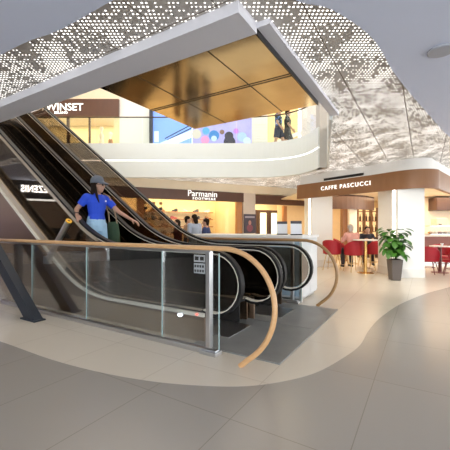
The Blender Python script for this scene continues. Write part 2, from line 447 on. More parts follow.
put('handrail', MB().tube([(x, y, 5.05) for x, y in pp], 0.022, 8), mat('dark_bronze_rail', (0.10, 0.07, 0.05), 0.35, 0.6), gb)

# ground floor: grey stone with the beige island, one mesh sharing the curve
BND = [(-16, 8.6), (-7, 6.0), (-4.5, 4.78), (-3.3, 4.13), (-2.48, 3.67), (-1.73, 3.22), (-1.13, 2.93), (-0.62, 2.755), (-0.2, 2.68), (0.17, 2.67), (0.51, 2.76), (0.83, 2.93), (1.17, 3.24), (1.50, 3.61), (1.86, 4.18), (2.35, 4.83), (3.2, 5.75), (4.6, 6.9), (6.6, 8.0), (13, 9.6)]
B2 = cat(BND)
far = [(13, 18.5), (-16, 18.5)]; near = [(13, -5), (-16, -5)]
fb = MB(); n = len(B2)
p1 = B2+far; fb.add([(x, y, 0) for x, y in p1], tessellate_polygon([[Vector((x, y, 0)) for x, y in p1]]))
fb.cur = 1; p2 = B2+near; fb.add([(x, y, 0) for x, y in p2], tessellate_polygon([[Vector((x, y, 0)) for x, y in p2]]))
structn('floor', fb, [BEIGE, GREY])

# ================================================================== ESCALATORS
UK, SL = -4.40, 0.70
def fillet(pts, r):
    out = [pts[0]]
    for i in range(1, len(pts)-1):
        a = Vector(pts[i-1]); b = Vector(pts[i]); c = Vector(pts[i+1])
        d1 = (a-b).normalized(); d2 = (c-b).normalized(); ang = d1.angle(d2)
        t = r/math.tan(ang/2); t = min(t, (a-b).length*0.49, (c-b).length*0.49)
        q0 = b+d1*t; q2 = b+d2*t
        for k in range(11):
            s = k/10; out.append(tuple((1-s)**2*q0 + 2*s*(1-s)*b + s*s*q2))
    out.append(pts[-1]); return out
def line_at(zoff, knee, u0, du, uend=-12.3):  # path level at zoff, climbing from knee
    top = zoff+ZU; ut = knee-ZU/SL
    return fillet([(u0+du, zoff), (knee+du, zoff), (ut+du, top), (uend, top)], 2.2)
def newel(du, uc, zc, r, a0, a1, n=14):
    return [(uc+du+r*math.cos(lerp(a0, a1, i/n)), zc+r*math.sin(lerp(a0, a1, i/n))) for i in range(n+1)]
def offset_path(path, d):
    out = []
    for i, p in enumerate(path):
        a = Vector(path[max(i-1, 0)]); b = Vector(path[min(i+1, len(path)-1)]); t = (b-a).normalized()
        out.append((p[0]-t.y*d, p[1]+t.x*d))
    return out
def ribbon(mb, path, w, half, h0, h1):       # sweep a w-wide bar along (u,z) path between normal offsets
    lo = offset_path(path, h0); hi = offset_path(path, h1); n = len(path); vs = []; fs = []
    for i in range(n):
        vs += [P(lo[i][0], w-half, lo[i][1]), P(lo[i][0], w+half, lo[i][1]), P(hi[i][0], w+half, hi[i][1]), P(hi[i][0], w-half, hi[i][1])]
    for i in range(n-1):
        a = 4*i; b = a+4
        for k in range(4): fs.append((a+k, a+(k+1) % 4, b+(k+1) % 4, b+k))
    fs += [(0, 1, 2, 3), (4*n-1, 4*n-2, 4*n-3, 4*n-4)]
    return mb.add(vs, fs)
def balustrade(root, w, du, nd, tint):
    # handrail path: bottom of the newel round to the top landing
    hp = newel(nd, -1.97, 0.66, 0.37, -PI*0.62, PI/2) + line_at(1.03, -4.02-nd+du, -2.15, nd)
    hp = hp[::-1]
    hp = [p for p in hp]
    put('handrail', ribbon(MB(), hp[::-1], w, 0.040, -0.014, 0.020), BLACK, root, smooth=True, auto=40)
    put('handrail_guide', ribbon(MB(), hp[::-1], w, 0.038, 0.021, 0.031), TRIMW, root, smooth=True, auto=40)
    if nd < -0.1: put('handrail_channel', ribbon(MB(), [p for p in hp[::-1] if p[0] < -4.0], w, 0.042, 0.021, 0.075), DECK, root, smooth=True, auto=40)
    dk = line_at(0.30, UK-nd+du, -2.15, nd)
    inner = offset_path(hp[::-1], 0.048)
    poly = inner + [p for p in dk[::-1] if p[0] < -2.16+nd]
    put('glass_balustrade', MB().side(poly, w-0.006, w+0.006), tint, root)
    return dk
def escalator(w0, w1, du, name_label, outer, nds):
    root = thing('escalator', name_label, 'escalator', P(-4.5+du, (w0+w1)/2, 0), 0, 'pair of escalators')
    wl, wr = w0-0.13, w1+0.13
    for i, w in enumerate((w0, w1)):
        dk = balustrade(root, w, du, nds[i], (TINT if (i == 0) == (outer == 0) else TINT_IN))
        half = 0.13
        put('deck_trim', ribbon(MB(), dk, w, 0.022, -0.034, -0.021), DECK, root, smooth=True, auto=40)
        put('deck', ribbon(MB(), dk, w, half, -0.02, 0.012), BLACK_MAT, root, smooth=True, auto=40)
        put('skirt', MB().side(offset_path(dk, 0.02) + offset_path(dk, 0.55)[::-1], w+(0.10 if i == 0 else -0.12), w+(0.12 if i == 0 else -0.10)), BLACK_MAT, root)
    # outer cladding down to the floor
    under = [p for p in offset_path(dk, 0.024)]
    for i, w in enumerate((wl, wr)):
        wa, wb = (w, w+0.03) if i == 0 else (w-0.03, w)
        low = [(under[-1][0], 3.2), (-10.5+du, 3.05), (-6.6+du, 0.0), (under[0][0], 0.0)]
        put('cladding', MB().side(under + low, wa, wb), BRONZE, root)
        put('trim_strip', ribbon(MB(), dk, (wl+0.004 if i == 0 else wr-0.004), 0.014, -0.030, 0.012), TRIMW, root, smooth=True, auto=40)
    if outer == 0:
        put('deck_fascia', ribbon(MB(), [p for p in dk if p[0] < -4.75], w0-0.10, 0.012, -0.135, -0.02), DECK, root, smooth=True, auto=40)
    # steps
    k = 0; u = -2.55+du
    while u > -10.6:
        z = max(0.0, min(ZU, SL*(-4.03+du-(u-0.2))))
        q = MB().ubox(u-0.40, u-0.004, w0+0.125, w1-0.125, z-0.27, z)
        put('step', q, STEPM, root)
        ln = MB().ubox(u-0.03, u-0.006, w0+0.13, w1-0.13, z, z+0.003)
        u -= 0.40; k += 1
    put('comb_plate', MB().ubox(-2.55+du, -1.95+du, w0+0.12, w1-0.12, 0.006, 0.02), STEEL, root)
    put('landing_plate', MB().ubox(-2.2, -1.17, 2.90 if outer == 0 else 4.115, 4.107 if outer == 0 else 5.32, 0.0, 0.014), PLATE, root)
    return root
E1 = escalator(3.146, 3.956, 0.0, 'nearer of the two black escalators, carrying the woman in blue', 0, (-0.11, 0.02))
E2 = escalator(4.266, 5.076, 0.2, 'farther of the two black escalators, beside the white counter', 1, (-0.04, 0.09))

# reflections of lights at the escalator foot, modelled as glowing discs
sl = thing('skirt_glint', 'small bluish white reflected light in the side panel by the escalator foot', 'reflection', P(-2.47, 3.012, 0.25))
q = P(-2.47, 3.008, 0.27)
M = Matrix.Translation(q) @ Matrix.Rotation(TH, 4, 'Z') @ Matrix.Rotation(PI/2, 4, 'X')
put('lens', MB().lathe([(0.001, 0.0), (0.02, 0.0), (0.02, 0.010), (0.001, 0.011)], seg=16, sx=1.5).xf(M), emitter('cool_glint', (0.85, 0.93, 1.0), 5), sl)  # glowing disc stands for a mirrored light, no lamp is fitted here
put('glint_rim', MB().lathe([(0.021, -0.002), (0.026, -0.002), (0.026, 0.006), (0.021, 0.006)], seg=16, sx=1.5).xf(M), STEEL, sl)
q = P(-2.22, 3.008, 0.31)
M = Matrix.Translation(q) @ Matrix.Rotation(TH, 4, 'Z') @ Matrix.Rotation(PI/2, 4, 'X')
props(put('signal_glint', MB().lathe([(0.001, 0.0), (0.012, 0.0), (0.010, 0.008), (0.001, 0.010)], seg=12).xf(M), emitter('red_glint', (1.0, 0.05, 0.03), 4)),
      'tiny red reflected light beside the escalator foot', 'signal light')  # red reflection of a light, modelled as a glowing dot

sn = thing('safety_notice', 'pale safety sticker on the near escalator glass behind the railing post', 'notice', P(-2.28, 3.13, 0.76))
NOTW = mat('notice_grey', (0.62, 0.62, 0.64), 0.5)
put('sheet', MB().ubox(-2.36, -2.20, 3.132, 3.138, 0.76, 0.88).ubox(-2.36, -2.20, 3.132, 3.138, 0.895, 0.98), NOTW, sn)
for k in range(4):
    for z in (0.775, 0.83): put('pictogram', MB().ubox(-2.35+k*0.037, -2.325+k*0.037, 3.130, 3.1315, z, z+0.03), BLACK_MAT, sn)
for k in range(2): put('pictogram', MB().ubox(-2.345+k*0.075, -2.29+k*0.075, 3.130, 3.1315, 0.915, 0.96), BLACK_MAT, sn)

# ================================================================== GLASS RAILINGS
def railing(w, label, railmat, ulist, post_u, lean):
    r = thing('glass_railing', label, 'railing', P(post_u, w, 0), 0, 'railings beside the escalators')
    z = 1.09; cu, rr = post_u+0.19, 0.555
    pts = [P(ulist[-1], w, z)] + [P(lerp(ulist[-1], cu, i/6), w, z) for i in range(1, 6)]
    for i in range(25):
        a = lerp(PI/2, -0.95, i/24); zz = z-rr+rr*math.sin(a); pts.append(P(cu+rr*math.cos(a), w-lean*(1-zz/z)**1.5, zz))
    pts.append(P(cu+0.235, w-lean, 0.003))
    put('handrail', MB().tube(pts, 0.026, 12), railmat, r, smooth=True, auto=50)
    for a, b in zip(ulist, ulist[1:]):
        gp = put('glass_panel', MB().ubox(b+0.006, a-0.006, w-0.007, w+0.007, 0.06, z-0.05), GLASS, r)
        put('edge', MB().ubox(a-0.012, a-0.006, w-0.0075, w+0.0075, 0.06, z-0.05), GLASS_EDGE, gp)
    put('top_channel', MB().ubox(ulist[-1], post_u+0.02, w-0.012, w+0.012, z-0.05, z-0.022), STEEL, r)
    put('bottom_rail', MB().ubox(ulist[-1], post_u+0.10, w-0.035, w+0.035, 0.0, 0.05), STEEL, r, bevel=0.006)
    p = put('post', MB().ubox(post_u-0.028, post_u+0.028, w-0.03, w+0.03, 0.06, z-0.03), STEEL, r, bevel=0.006)
    put('foot', MB().ubox(post_u-0.09, post_u+0.12, w-0.06, w+0.06, 0.0, 0.035), STEEL, p, bevel=0.004)
    return r
railing(2.785, 'glass railing with pale wooden handrail looping to the floor, in front of both escalators', RAILWOOD,
        [-1.77, -2.54, -3.91, -5.28, -6.65, -8.02], -1.90, 0.11)
railing(5.42, 'glass railing with dark wooden handrail loop, between the escalators and the white counter', BRASSRAIL,
        [-1.78, -2.9, -4.0], -1.95, 0.0)

# ---- slanting navy strut at the left
st = thing('steel_strut', 'navy slanting steel beam rising from the floor in front of the glass railing', 'strut', P(-4.7, 2.5, 0))
L = 4.2
put('beam', MB().side([(-4.57, 0), (-4.85, 0), (-4.85-1.30/.83, 1.30), (-4.57-1.30/.83, 1.30)], 2.45, 2.57), NAVY, st)
put('edge_strip', MB().side([(-4.855, 0), (-4.895, 0), (-4.895-1.26/.83, 1.26), (-4.855-1.26/.83, 1.26)], 2.47, 2.55), STEEL_LT, st)
put('support_post', MB().ubox(-6.36, -6.22, 2.47, 2.55, 0, 1.16), NAVY, st)
put('foot_plate', MB().ubox(-4.93, -4.56, 2.43, 2.59, 0.0, 0.02), NAVY, st)

# ---- climb guard tube with yellow end
tb = thing('guard_tube', 'slanting steel tube with yellow end beside the escalator handrail', 'tube', P(-5.10, 2.98, 0.85))
a, b = P(-5.24, 2.985, 0.74), P(-4.64, 2.985, 1.40)
put('tube', MB().tube([a, b], 0.045, 20), STEEL, tb, smooth=True, auto=40)
d = (b-a).normalized()
put('end_cap', MB().tube([b, b+d*0.018], [0.048, 0.046], 20), YELLOW, tb, smooth=True, auto=40, label='yellow end cap')
put('end_hole', MB().tube([b+d*0.0185, b+d*0.0195], [0.018, 0.018], 14), BLACK_MAT, tb)
put('bracket', MB().ubox(-5.30, -5.14, 2.965, 3.03, 0.72, 0.84), STEEL, tb)

# ================================================================== INFO COUNTER
ct = thing('info_counter', 'white service counter with pale blue front behind the escalators', 'counter', P(-3.0, 6.0, 0))
BLUEP = mat('pale_blue_panel', (0.50, 0.64, 0.78), 0.25, var=0.03)
put('body', MB().ubox(-4.3, -1.84, 5.53, 6.5, 0.06, 1.12), WHITE_GLOSS, ct)
put('plinth', MB().ubox(-4.25, -1.88, 5.57, 6.45, 0.0, 0.06), STEEL, ct)
put('worktop', MB().ubox(-4.35, -1.80, 5.49, 6.54, 1.12, 1.17), WHITE, ct, bevel=0.006)
for k in range(4): put('front_panel', MB().ubox(-4.28+k*0.61, -4.28+k*0.61+0.595, 5.515, 5.53, 0.10, 1.10), BLUEP, ct)
for k in range(2): put('side_panel', MB().ubox(-1.84, -1.825, 5.56+k*0.47, 5.56+k*0.47+0.455, 0.10, 1.10), WHITE_GLOSS, ct)
put('corner_post', MB().ubox(-1.86, -1.815, 5.505, 5.55, 0.0, 1.12), STEEL_LT, ct)
def stand(u, w, label):
    s = thing('sign_holder', label, 'sign holder', P(u, w, 1.17), TH+0.5, 'paper holders on the white counter')
    put('sheet', MB().box(-0.10, 0.10, -0.004, 0.004, 0.02, 0.26).xf(Matrix.Rotation(-0.15, 4, 'X')), mat('paper_white', (0.8, 0.82, 0.86), 0.5), s, local=True)
    put('base', MB().box(-0.10, 0.10, -0.05, 0.05, 0.0, 0.02), BLACK, s, local=True)
    put('header', MB().box(-0.10, 0.10, -0.012, -0.005, 0.21, 0.26).xf(Matrix.Rotation(-0.15, 4, 'X')), mat('dark_header', (0.05, 0.05, 0.07), 0.5), s, local=True)
stand(-1.98, 5.7, 'white paper holder at the open end of the white counter')
stand(-2.35, 5.95, 'white paper holder on the counter in front of the lit showcases')

# ================================================================== LEFT-HAND SHOP (seen reflected in the escalator glass)
struct('wall_left', MB().box(-10.9, -10.72, 3.0, 9.5, 2.4, 3.1).box(-10.9, -10.72, -5, 3.0, 0, 3.1).box(-10.9, -10.72, 9.5, 18.5, 0, 3.1), mat('dark_shopfront', (0.05, 0.045, 0.042), 0.5))  # unseen dark runs beside the shop added to darken reflections in the escalator glass
lp = thing('shop_window', 'warm lit shop window left of the escalators', 'shop window', (-10.8, 6.2, 0))
put('back_panel', MB().box(-11.9, -11.85, 3.0, 9.5, 0, 2.4), mat('pink_backing', (0.42, 0.29, 0.20), 0.6), lp)
put('plinth', MB().box(-11.85, -10.75, 3.0, 9.5, 0, 0.35), mat('pale_plinth', (0.5, 0.42, 0.36), 0.5), lp)
put('frame', MB().box(-10.8, -10.72, 3.0, 3.1, 0.0, 2.4).box(-10.8, -10.72, 9.4, 9.5, 0, 2.4).box(-10.8, -10.72, 6.9, 6.96, 0, 2.4), STEEL, lp)
LETTER = emitter('lit_white_letter', (1.0, 1.0, 1.0), 6.0)
ts = thing('shop_sign', 'white lit letters on the dark band of the shop left of the escalators', 'shop sign', (-10.7, 6.3, 2.7))
text('lettering', 'TEZENIS', 0.36, LETTER, (-10.69, 6.12, 2.74), (0, 1, 0), ts, 0.03, 0.006, 1.08, xs=0.72)
sv = thing('video_screen', 'violet lit screen inside the shop left of the escalators', 'screen', (-11.8, 7.2, 1.2))
put('screen_face', MB().box(-11.80, -11.77, 6.75, 7.75, 1.2, 2.0), emitter('violet_screen', (0.28, 0.14, 0.70), 0.8), sv)

# ================================================================== GROUND-FLOOR SHOPS AT THE BACK
S0 = Vector((-3.27, 11.6)); SD = Vector((3.97, 2.0)).normalized(); SN = Vector((-SD.y, SD.x))   # SN points away from camera
def S(t, d, z=0.0):
    q = S0 + SD*t + SN*d; return Vector((q.x, q.y, z))
def sbox(mb, t0, t1, d0, d1, z0, z1):
    q = [(t0, d0), (t1, d0), (t1, d1), (t0, d1)]
    return mb.hexa([S(a, b, z0) for a, b in q], [S(a, b, z1) for a, b in q])
def t_at(px):                               # where the ray through px meets the shop front
    k = (px-225)/F
    return (k*S0.y - S0.x)/(SD.x - k*SD.y)
SDIR = (SD.x, SD.y, 0)
T0, T1, T2, T3 = t_at(128), t_at(242.5), t_at(254.5), t_at(306)
struct('wall_back', sbox(MB(), -9, T3+4, -0.02, 0.25, 2.76, ZC), CREAM)
struct('trim_7', sbox(MB(), T0-3, T1, -0.10, 0.12, 2.38, 2.76), BROWN_SIGN)
struct('pillar_2', sbox(MB(), T1, T2, -0.08, 0.4, 0, 2.76), mat('beige_pillar', (0.66, 0.56, 0.47), 0.5))
struct('trim_8', sbox(MB(), T2, T3+4, -0.10, 0.12, 2.33, 2.72), BROWN_SIGN)
# footwear shop
ss = thing('shop_sign', 'white rounded lettering on the dark brown band of the shoe shop', 'shop sign', S(t_at(205), -0.14, 2.5))
SIGNW = emitter('sign_white', (0.95, 0.93, 0.90), 0.5)
text('lettering', 'Parmanin', 0.33, SIGNW, S(t_at(201.5), -0.13, 2.625), SDIR, ss, 0.02, 0.0, 1.02)
text('small_lettering', 'FOOTWEAR', 0.14, SIGNW, S(t_at(203), -0.13, 2.435), SDIR, ss, 0.03, 0.001, 1.4)
YEL = mat('warm_shop_wall', (0.90, 0.74, 0.44), 0.6, var=0.03)
struct('wall_shop_back', sbox(MB(), T0-3, T1, 2.6, 2.7, 0, ZC), YEL)
struct('wall_shop_right', sbox(MB(), T1-0.05, T1+0.05, 0.3, 2.6, 0, ZC), YEL)
struct('wall_shop_left', sbox(MB(), T0-3.1, T0-3, 0.1, 2.6, 0, ZC), YEL)
for px in (141, 239.5):
    tt = t_at(px); struct('trim_%d' % (9 if px < 200 else 10), sbox(MB(), tt-0.14, tt+0.10, -0.04, 0.12, 0, 2.38), WOOD_OR)
win = thing('window_1', None, None, S((T0+T1)/2, 0.03, 0), kind='structure')
tw0, tw1 = t_at(141)+0.10, t_at(239.5)-0.14
for k in range(4):
    a = lerp(tw0, tw1, k/4); b = lerp(tw0, tw1, (k+1)/4)
    put('pane', sbox(MB(), a+0.01, b-0.01, 0.03, 0.04, 0.05, 2.38), GLASS, win)
# shelves and shoes
shoe_m = [mat('shoe_black', (0.03, 0.025, 0.025), 0.4), mat('shoe_tan', (0.38, 0.18, 0.07), 0.4), mat('shoe_red', (0.4, 0.05, 0.04), 0.4), mat('shoe_white', (0.8, 0.78, 0.74), 0.4)]
def shoe_mesh():
    mb = MB()
    def ring(x, hw, z0, z1): return [(x, -hw, z0), (x, hw, z0), (x, hw*0.9, z1), (x, -hw*0.9, z1)]
    secs = [ring(-0.14, 0.03, 0, 0.10), ring(-0.10, 0.042, 0, 0.12), ring(-0.03, 0.04, 0, 0.10), ring(0.04, 0.046, 0, 0.07), ring(0.11, 0.046, 0, 0.05), ring(0.15, 0.02, 0, 0.03)]
    vs = [v for s_ in secs for v in s_]; fs = []
    for i in range(len(secs)-1):
        for k in range(4):
            a = 4*i+k; b = 4*i+(k+1) % 4; fs.append((a, b, b+4, a+4))
    fs += [(3, 2, 1, 0), (20, 21, 22, 23)]
    return mb.add(vs, fs)
proto = {}
n_sh = 0
for row, z in enumerate((1.05, 1.38, 1.72, 2.05)):
    shf = thing('shoe_shelf', ['lowest', 'second lowest', 'second highest', 'highest'][row]+' pale shelf on the warm back wall of the shoe shop', 'shelf', S((T0+T1)/2, 2.5, z-0.03))
    put('board', sbox(MB(), T0-1.5, T1-0.3, 2.3, 2.6, z-0.03, z), mat('shelf_pale_%d' % row, (0.92, 0.82, 0.62), 0.5), shf)
    put('lip', sbox(MB(), T0-1.5, T1-0.3, 2.285, 2.299, z-0.045, z), WOOD_OR, shf)
    for k in range(11):
        t = T0+0.5+k*0.52+random.uniform(-0.12, 0.12)
        if t > T1-0.5: continue
        mi = random.choice((0, 0, 0, 1, 1, 2, 3)); loc = S(t, 2.43, z); rz = random.choice((0.3, 1.2, -0.8, 2.6))
        if mi not in proto:
            o = put('shoe', shoe_mesh(), shoe_m[mi], None, local=True, bevel=0.008); proto[mi] = o
        else:
            o = proto[mi].copy(); C.objects.link(o)
        o.location = loc; o.rotation_euler = (0, 0, rz); o.scale = (1.15, 1.15, 1.15)
        nm = ('black', 'tan', 'red', 'white')[mi]
        props(o, '%s shoe displayed on the %s shelf of the shoe shop' % (nm, ['lowest', 'second lowest', 'second highest', 'highest'][row]), 'shoe', '%s shoes on the %s shelf' % (nm, ['lowest', 'second lowest', 'second highest', 'highest'][row]))
# hanging sample cards near the shop's left window
for i in range(3):
    px = 148+i*8.5
    hc = thing('sample_strip', 'strip of small dark bags hanging in the shoe shop window, %s' % ['beside the wooden jamb', 'middle one of three', 'nearest the sign lettering'][i], 'display strip', S(t_at(px), 0.5, 1.7), 0, 'hanging display strips')
    put('cord', MB().tube([S(t_at(px), 0.5, 1.55), S(t_at(px), 0.5, 2.42)], 0.006, 6), BLACK_MAT, hc)
    for k in range(4):
        c = S(t_at(px)+random.uniform(-0.03, 0.03), 0.5, 1.6+k*0.2)
        put('sample', MB().box(c.x-0.06, c.x+0.06, c.y-0.03, c.y+0.03, c.z, c.z+0.10), shoe_m[k % 2], hc, bevel=0.01)
dt = thing('display_table', 'low pale table with shoes behind the shoe shop window', 'table', S(t_at(218), 1.0, 0))
put('top', sbox(MB(), t_at(200), t_at(234), 0.7, 1.3, 0.86, 0.90), WHITE, dt)
put('body', sbox(MB(), t_at(200)+0.05, t_at(234)-0.05, 0.75, 1.25, 0.0, 0.86), CREAM, dt)
for k in range(6):
    o = proto[(0, 1, 0)[k % 3] if (0, 1, 0)[k % 3] in proto else 0].copy(); C.objects.link(o); o.location = S(lerp(t_at(203), t_at(231), k/5), 1.0, 0.90); o.rotation_euler = (0, 0, 0.5+k)
    nm = 'black' if o.data == proto[0].data else 'tan'
    props(o, '%s shoe on the low pale table behind the shoe shop window' % nm, 'shoe', '%s shoes on the display table' % nm)

# poster on the beige pillar
po = thing('poster', 'dark violet portrait poster on the beige pillar between the shops', 'poster', S((T1+T2)/2, -0.11, 1.08))
put('sheet', sbox(MB(), T1+0.01, T2-0.01, -0.105, -0.085, 1.08, 1.88), mat('poster_violet', (0.045, 0.035, 0.06), 0.4, var=0.5, scale=5), po)
tm = (T1+T2)/2
fm = MB(); c = S(tm, -0.108, 1.36)
Mp = Matrix.Translation(c) @ Matrix.Rotation(math.atan2(SD.y, SD.x), 4, 'Z')
put('figure', MB().sphere((0, 0, 0.16), (0.07, 0.004, 0.10)).xf(Mp), mat('poster_face', (0.42, 0.20, 0.17), 0.5), po)
put('figure_dress', MB().sphere((0, 0.001, -0.06), (0.15, 0.003, 0.16)).xf(Mp), mat('poster_dress', (0.20, 0.05, 0.08), 0.5), po)
put('caption_band', sbox(MB(), T1+0.06, T2-0.06, -0.109, -0.106, 1.72, 1.80), mat('poster_caption', (0.35, 0.33, 0.42), 0.5), po)

# lit showcases right of the pillar
struct('wall_showroom', sbox(MB(), T2, T3+4, 1.6, 1.7, 0, ZC), mat('warm_wall', (0.80, 0.62, 0.38), 0.6))
struct('ceiling_showroom', sbox(MB(), T2, T3+4, 0.12, 1.6, 2.62, 2.68), CREAM)
PANELG = emitter('showcase_backlight', (0.95, 0.92, 0.62), 0.85)
for i, (pa, pb) in enumerate(((260, 267), (272, 279), (283.5, 290))):
    s_ = thing('showcase', 'pale lit showcase panel in a dark frame, %s' % ['beside the beige pillar', 'the middle of three', 'behind the paper holder'][i], 'showcase', S(t_at((pa+pb)/2), 1.0, 0), 0, 'lit showcases')
    a, b = t_at(pa), t_at(pb)
    put('light_panel', sbox(MB(), a, b, 1.0, 1.03, 0.9, 2.02), PANELG, s_)
    put('frame', sbox(sbox(sbox(MB(), a-0.10, a, 0.95, 1.05, 0, 2.14), b, b+0.10, 0.95, 1.05, 0, 2.14), a, b, 0.95, 1.05, 2.02, 2.14), BROWN_DARK, s_)
    put('base', sbox(MB(), a, b, 0.95, 1.05, 0, 0.9), BROWN_DARK, s_)
struct('trim_11', sbox(MB(), t_at(291.5), t_at(301), 0.6, 0.7, 1.3, 2.33), WOOD_OR)

# ================================================================== CAFE
FP = cat([(2.55, 11.38), (3.4, 10.22), (4.15, 9.18), (4.42, 8.74), (4.62, 8.45), (4.85, 8.27), (5.1, 8.21), (5.38, 8.30), (5.65, 8.58), (6.68, 9.62), (9.2, 12.1)], 6)
struct('trim_12', MB().wallstrip(FP, 0.10, 2.31, 2.79), BROWN)
# white cap above, set back
def inset(path, d):
    out = []
    for i, p in enumerate(path):
        a = Vector(path[max(i-1, 0)]); b = Vector(path[min(i+1, len(path)-1)]); t = (b-a).normalized()
        out.append((p[0]-t.y*d, p[1]+t.x*d))
    return out
CAPP = inset(FP, 0.12)
struct('trim_13', MB().wallstrip(CAPP, 0.06, 2.78, ZC), WHITE)
struct('trim_14', MB().wallstrip(inset(FP, 0.05), 0.20, 2.79, 2.81), WHITE)
struct('ceiling_cafe', MB().prism(inset(FP, 0.12)+[(13, 16), (2.4, 16)], 2.56, 2.60), CREAM)
# lettering follows the straight run of the band
fa, fbv = Vector((3.4, 10.22)), Vector((4.15, 9.18)); fd = (fbv-fa).normalized(); fn = Vector((fd.y, -fd.x))
if fn.y > 0: fn = -fn
def cp(px, off, z):
    k = (px-225)/F; t = (k*fa.y-fa.x)/(fd.x-k*fd.y); q = fa+fd*t+fn*off; return Vector((q.x, q.y, z))
cs = thing('shop_sign', 'white capital letters on the brown band above the cafe', 'shop sign', cp(345, 0.06, 2.5))
LC = mat('white_letter', (0.9, 0.88, 0.84), 0.4, emit=(1, 0.97, 0.92), estr=0.5)
text('lettering', 'CAFFE PASCUCCI', 0.172, LC, cp(345.5, 0.075, 2.565), (fd.x, fd.y, 0), cs, 0.02, 0.002, 1.32)
# black slot diffuser
va, vb = cp(323, -0.06, 2.9), cp(362, -0.06, 2.9)
vn = thing('air_vent', 'long black slot vent on the white band above the cafe lettering', 'vent', (va+vb)/2)
put('slot', MB().wallstrip([(va.x, va.y), (vb.x, vb.y)], 0.05, 2.835, 2.895), BLACK_MAT, vn)
put('frame', MB().wallstrip([(va.x, va.y), (vb.x, vb.y)], 0.06, 2.825, 2.834).wallstrip([(va.x, va.y), (vb.x, vb.y)], 0.06, 2.896, 2.905), mat('vent_frame', (0.05, 0.05, 0.05), 0.4), vn)
PILW = mat('pillar_white', (0.90, 0.89, 0.85), 0.35, var=0.01)
LEDP = emitter('pillar_led', (1.0, 0.97, 0.88), 2.2)
p3 = thing('pillar_3', None, None, (4.9, 9.0, 0), kind='structure')
put('shaft', MB().box(4.52, 5.22, 8.50, 9.6, 0, 2.56), PILW, p3)
put('plinth', MB().box(4.51, 5.23, 8.49, 9.61, 0, 0.22), mat('pillar_plinth', (0.80, 0.77, 0.72), 0.4), p3)
put('light_strip', MB().box(4.505, 4.52, 8.62, 8.74, 0.25, 2.31), LEDP, p3)
p4 = thing('pillar_4', None, None, (3.28, 11.4, 0), kind='structure')
put('shaft', MB().box(2.93, 3.62, 10.95, 12.0, 0, 2.56), PILW, p4)
put('plinth', MB().box(2.92, 3.63, 10.94, 12.01, 0, 0.22), MATS['pillar_plinth'], p4)
put('light_strip', MB().box(2.915, 2.93, 11.15, 11.35, 0.25, 2.31), LEDP, p4)
# inside
struct('wall_cafe_back', MB().box(2.5, 13, 15.4, 15.5, 0, 2.6), mat('cafe_wall', (0.82, 0.62, 0.36), 0.6))
struct('trim_15', MB().wallstrip(cat([(3.7, 12.4), (4.6, 12.3), (5.4, 12.7), (6.1, 13.4)], 5), 0.10, 2.02, 2.58), BROWN_DARK)
struct('pillar_5', MB().box(*[x for x in (at(349.5, 0, 12.6).x, at(357, 0, 12.6).x)], 12.6, 12.95, 0, 2.56), mat('cream_column', (0.85, 0.76, 0.62), 0.5))
struct('pillar_6', MB().box(at(343, 0, 12.8).x, at(349, 0, 12.8).x, 12.8, 13.1, 0, 2.56), BROWN)
# bar back shelf with cups and bottles
bs = thing('bar_shelf', 'wooden wall shelf with lit niches at the back of the cafe', 'shelf', (at(368, 0, 14.5).x, 14.5, 0))
x0, x1 = at(357, 0, 14.5).x, at(384, 0, 14.5).x
put('back', MB().box(x0, x1, 14.6, 14.64, 0.9, 2.2), mat('shelf_backlit', (0.95, 0.72, 0.36), 0.5, emit=(1, 0.70, 0.34), estr=0.5), bs)
for z in (1.15, 1.62, 2.05): put('shelf_board', MB().box(x0, x1, 14.35, 14.6, z-0.03, z), BROWN, bs)
for k in range(5): put('divider', MB().box(lerp(x0, x1, k/4)-0.02, lerp(x0, x1, k/4)+0.02, 14.34, 14.6, 0.9, 2.2), BROWN, bs)
put('cabinet', MB().box(x0, x1, 14.2, 14.64, 0, 0.9), BROWN_DARK, bs)
bott = None
for r, z in enumerate((1.15, 1.62)):
    for k in range(8):
        x = lerp(x0+0.12, x1-0.12, k/7)
        if bott is None:
            bott = put('bottle', MB().lathe([(0.001, 0), (0.04, 0), (0.04, 0.17), (0.015, 0.22), (0.015, 0.29), (0.001, 0.29)], seg=12), mat('bottle_glass', (0.10, 0.06, 0.03), 0.15), None, local=True, smooth=True, auto=40); o = bott
        else: o = bott.copy(); C.objects.link(o)
        o.location = (x, 14.45, z)
        props(o, 'dark bottle on the %s board of the lit wall shelf in the cafe' % ('lower', 'middle')[r], 'bottle', 'bottles on the %s shelf board' % ('lower', 'middle')[r])
# service counter at the right, seen past the pillar
cc = thing('cafe_counter', 'dark brown serving counter with pale top at the back of the cafe', 'counter', (7.6, 11.6, 0))
put('body', MB().box(6.6, 11.5, 11.45, 12.2, 0, 1.0), wood('counter_front', (0.17, 0.045, 0.028), (0.24, 0.07, 0.04), 2, 0.4), cc)
put('worktop', MB().box(6.55, 11.5, 11.40, 12.25, 1.0, 1.06), mat('stone_top', (0.70, 0.62, 0.52), 0.3, var=0.3, scale=30), cc)
put('kick_plate', MB().box(6.6, 11.5, 11.42, 11.45, 0.0, 0.1), STEEL, cc)
dc = thing('display_case', 'glass food case on the cafe serving counter', 'display case', (8.0, 11.8, 1.06))
put('glass', MB().box(7.3, 9.6, 11.55, 11.56, 1.06, 1.36), GLASS, dc)
put('lid', MB().box(7.3, 9.6, 11.55, 12.1, 1.36, 1.38), STEEL, dc)
put('base', MB().box(7.3, 9.6, 11.56, 12.1, 1.06, 1.09), STEEL, dc)
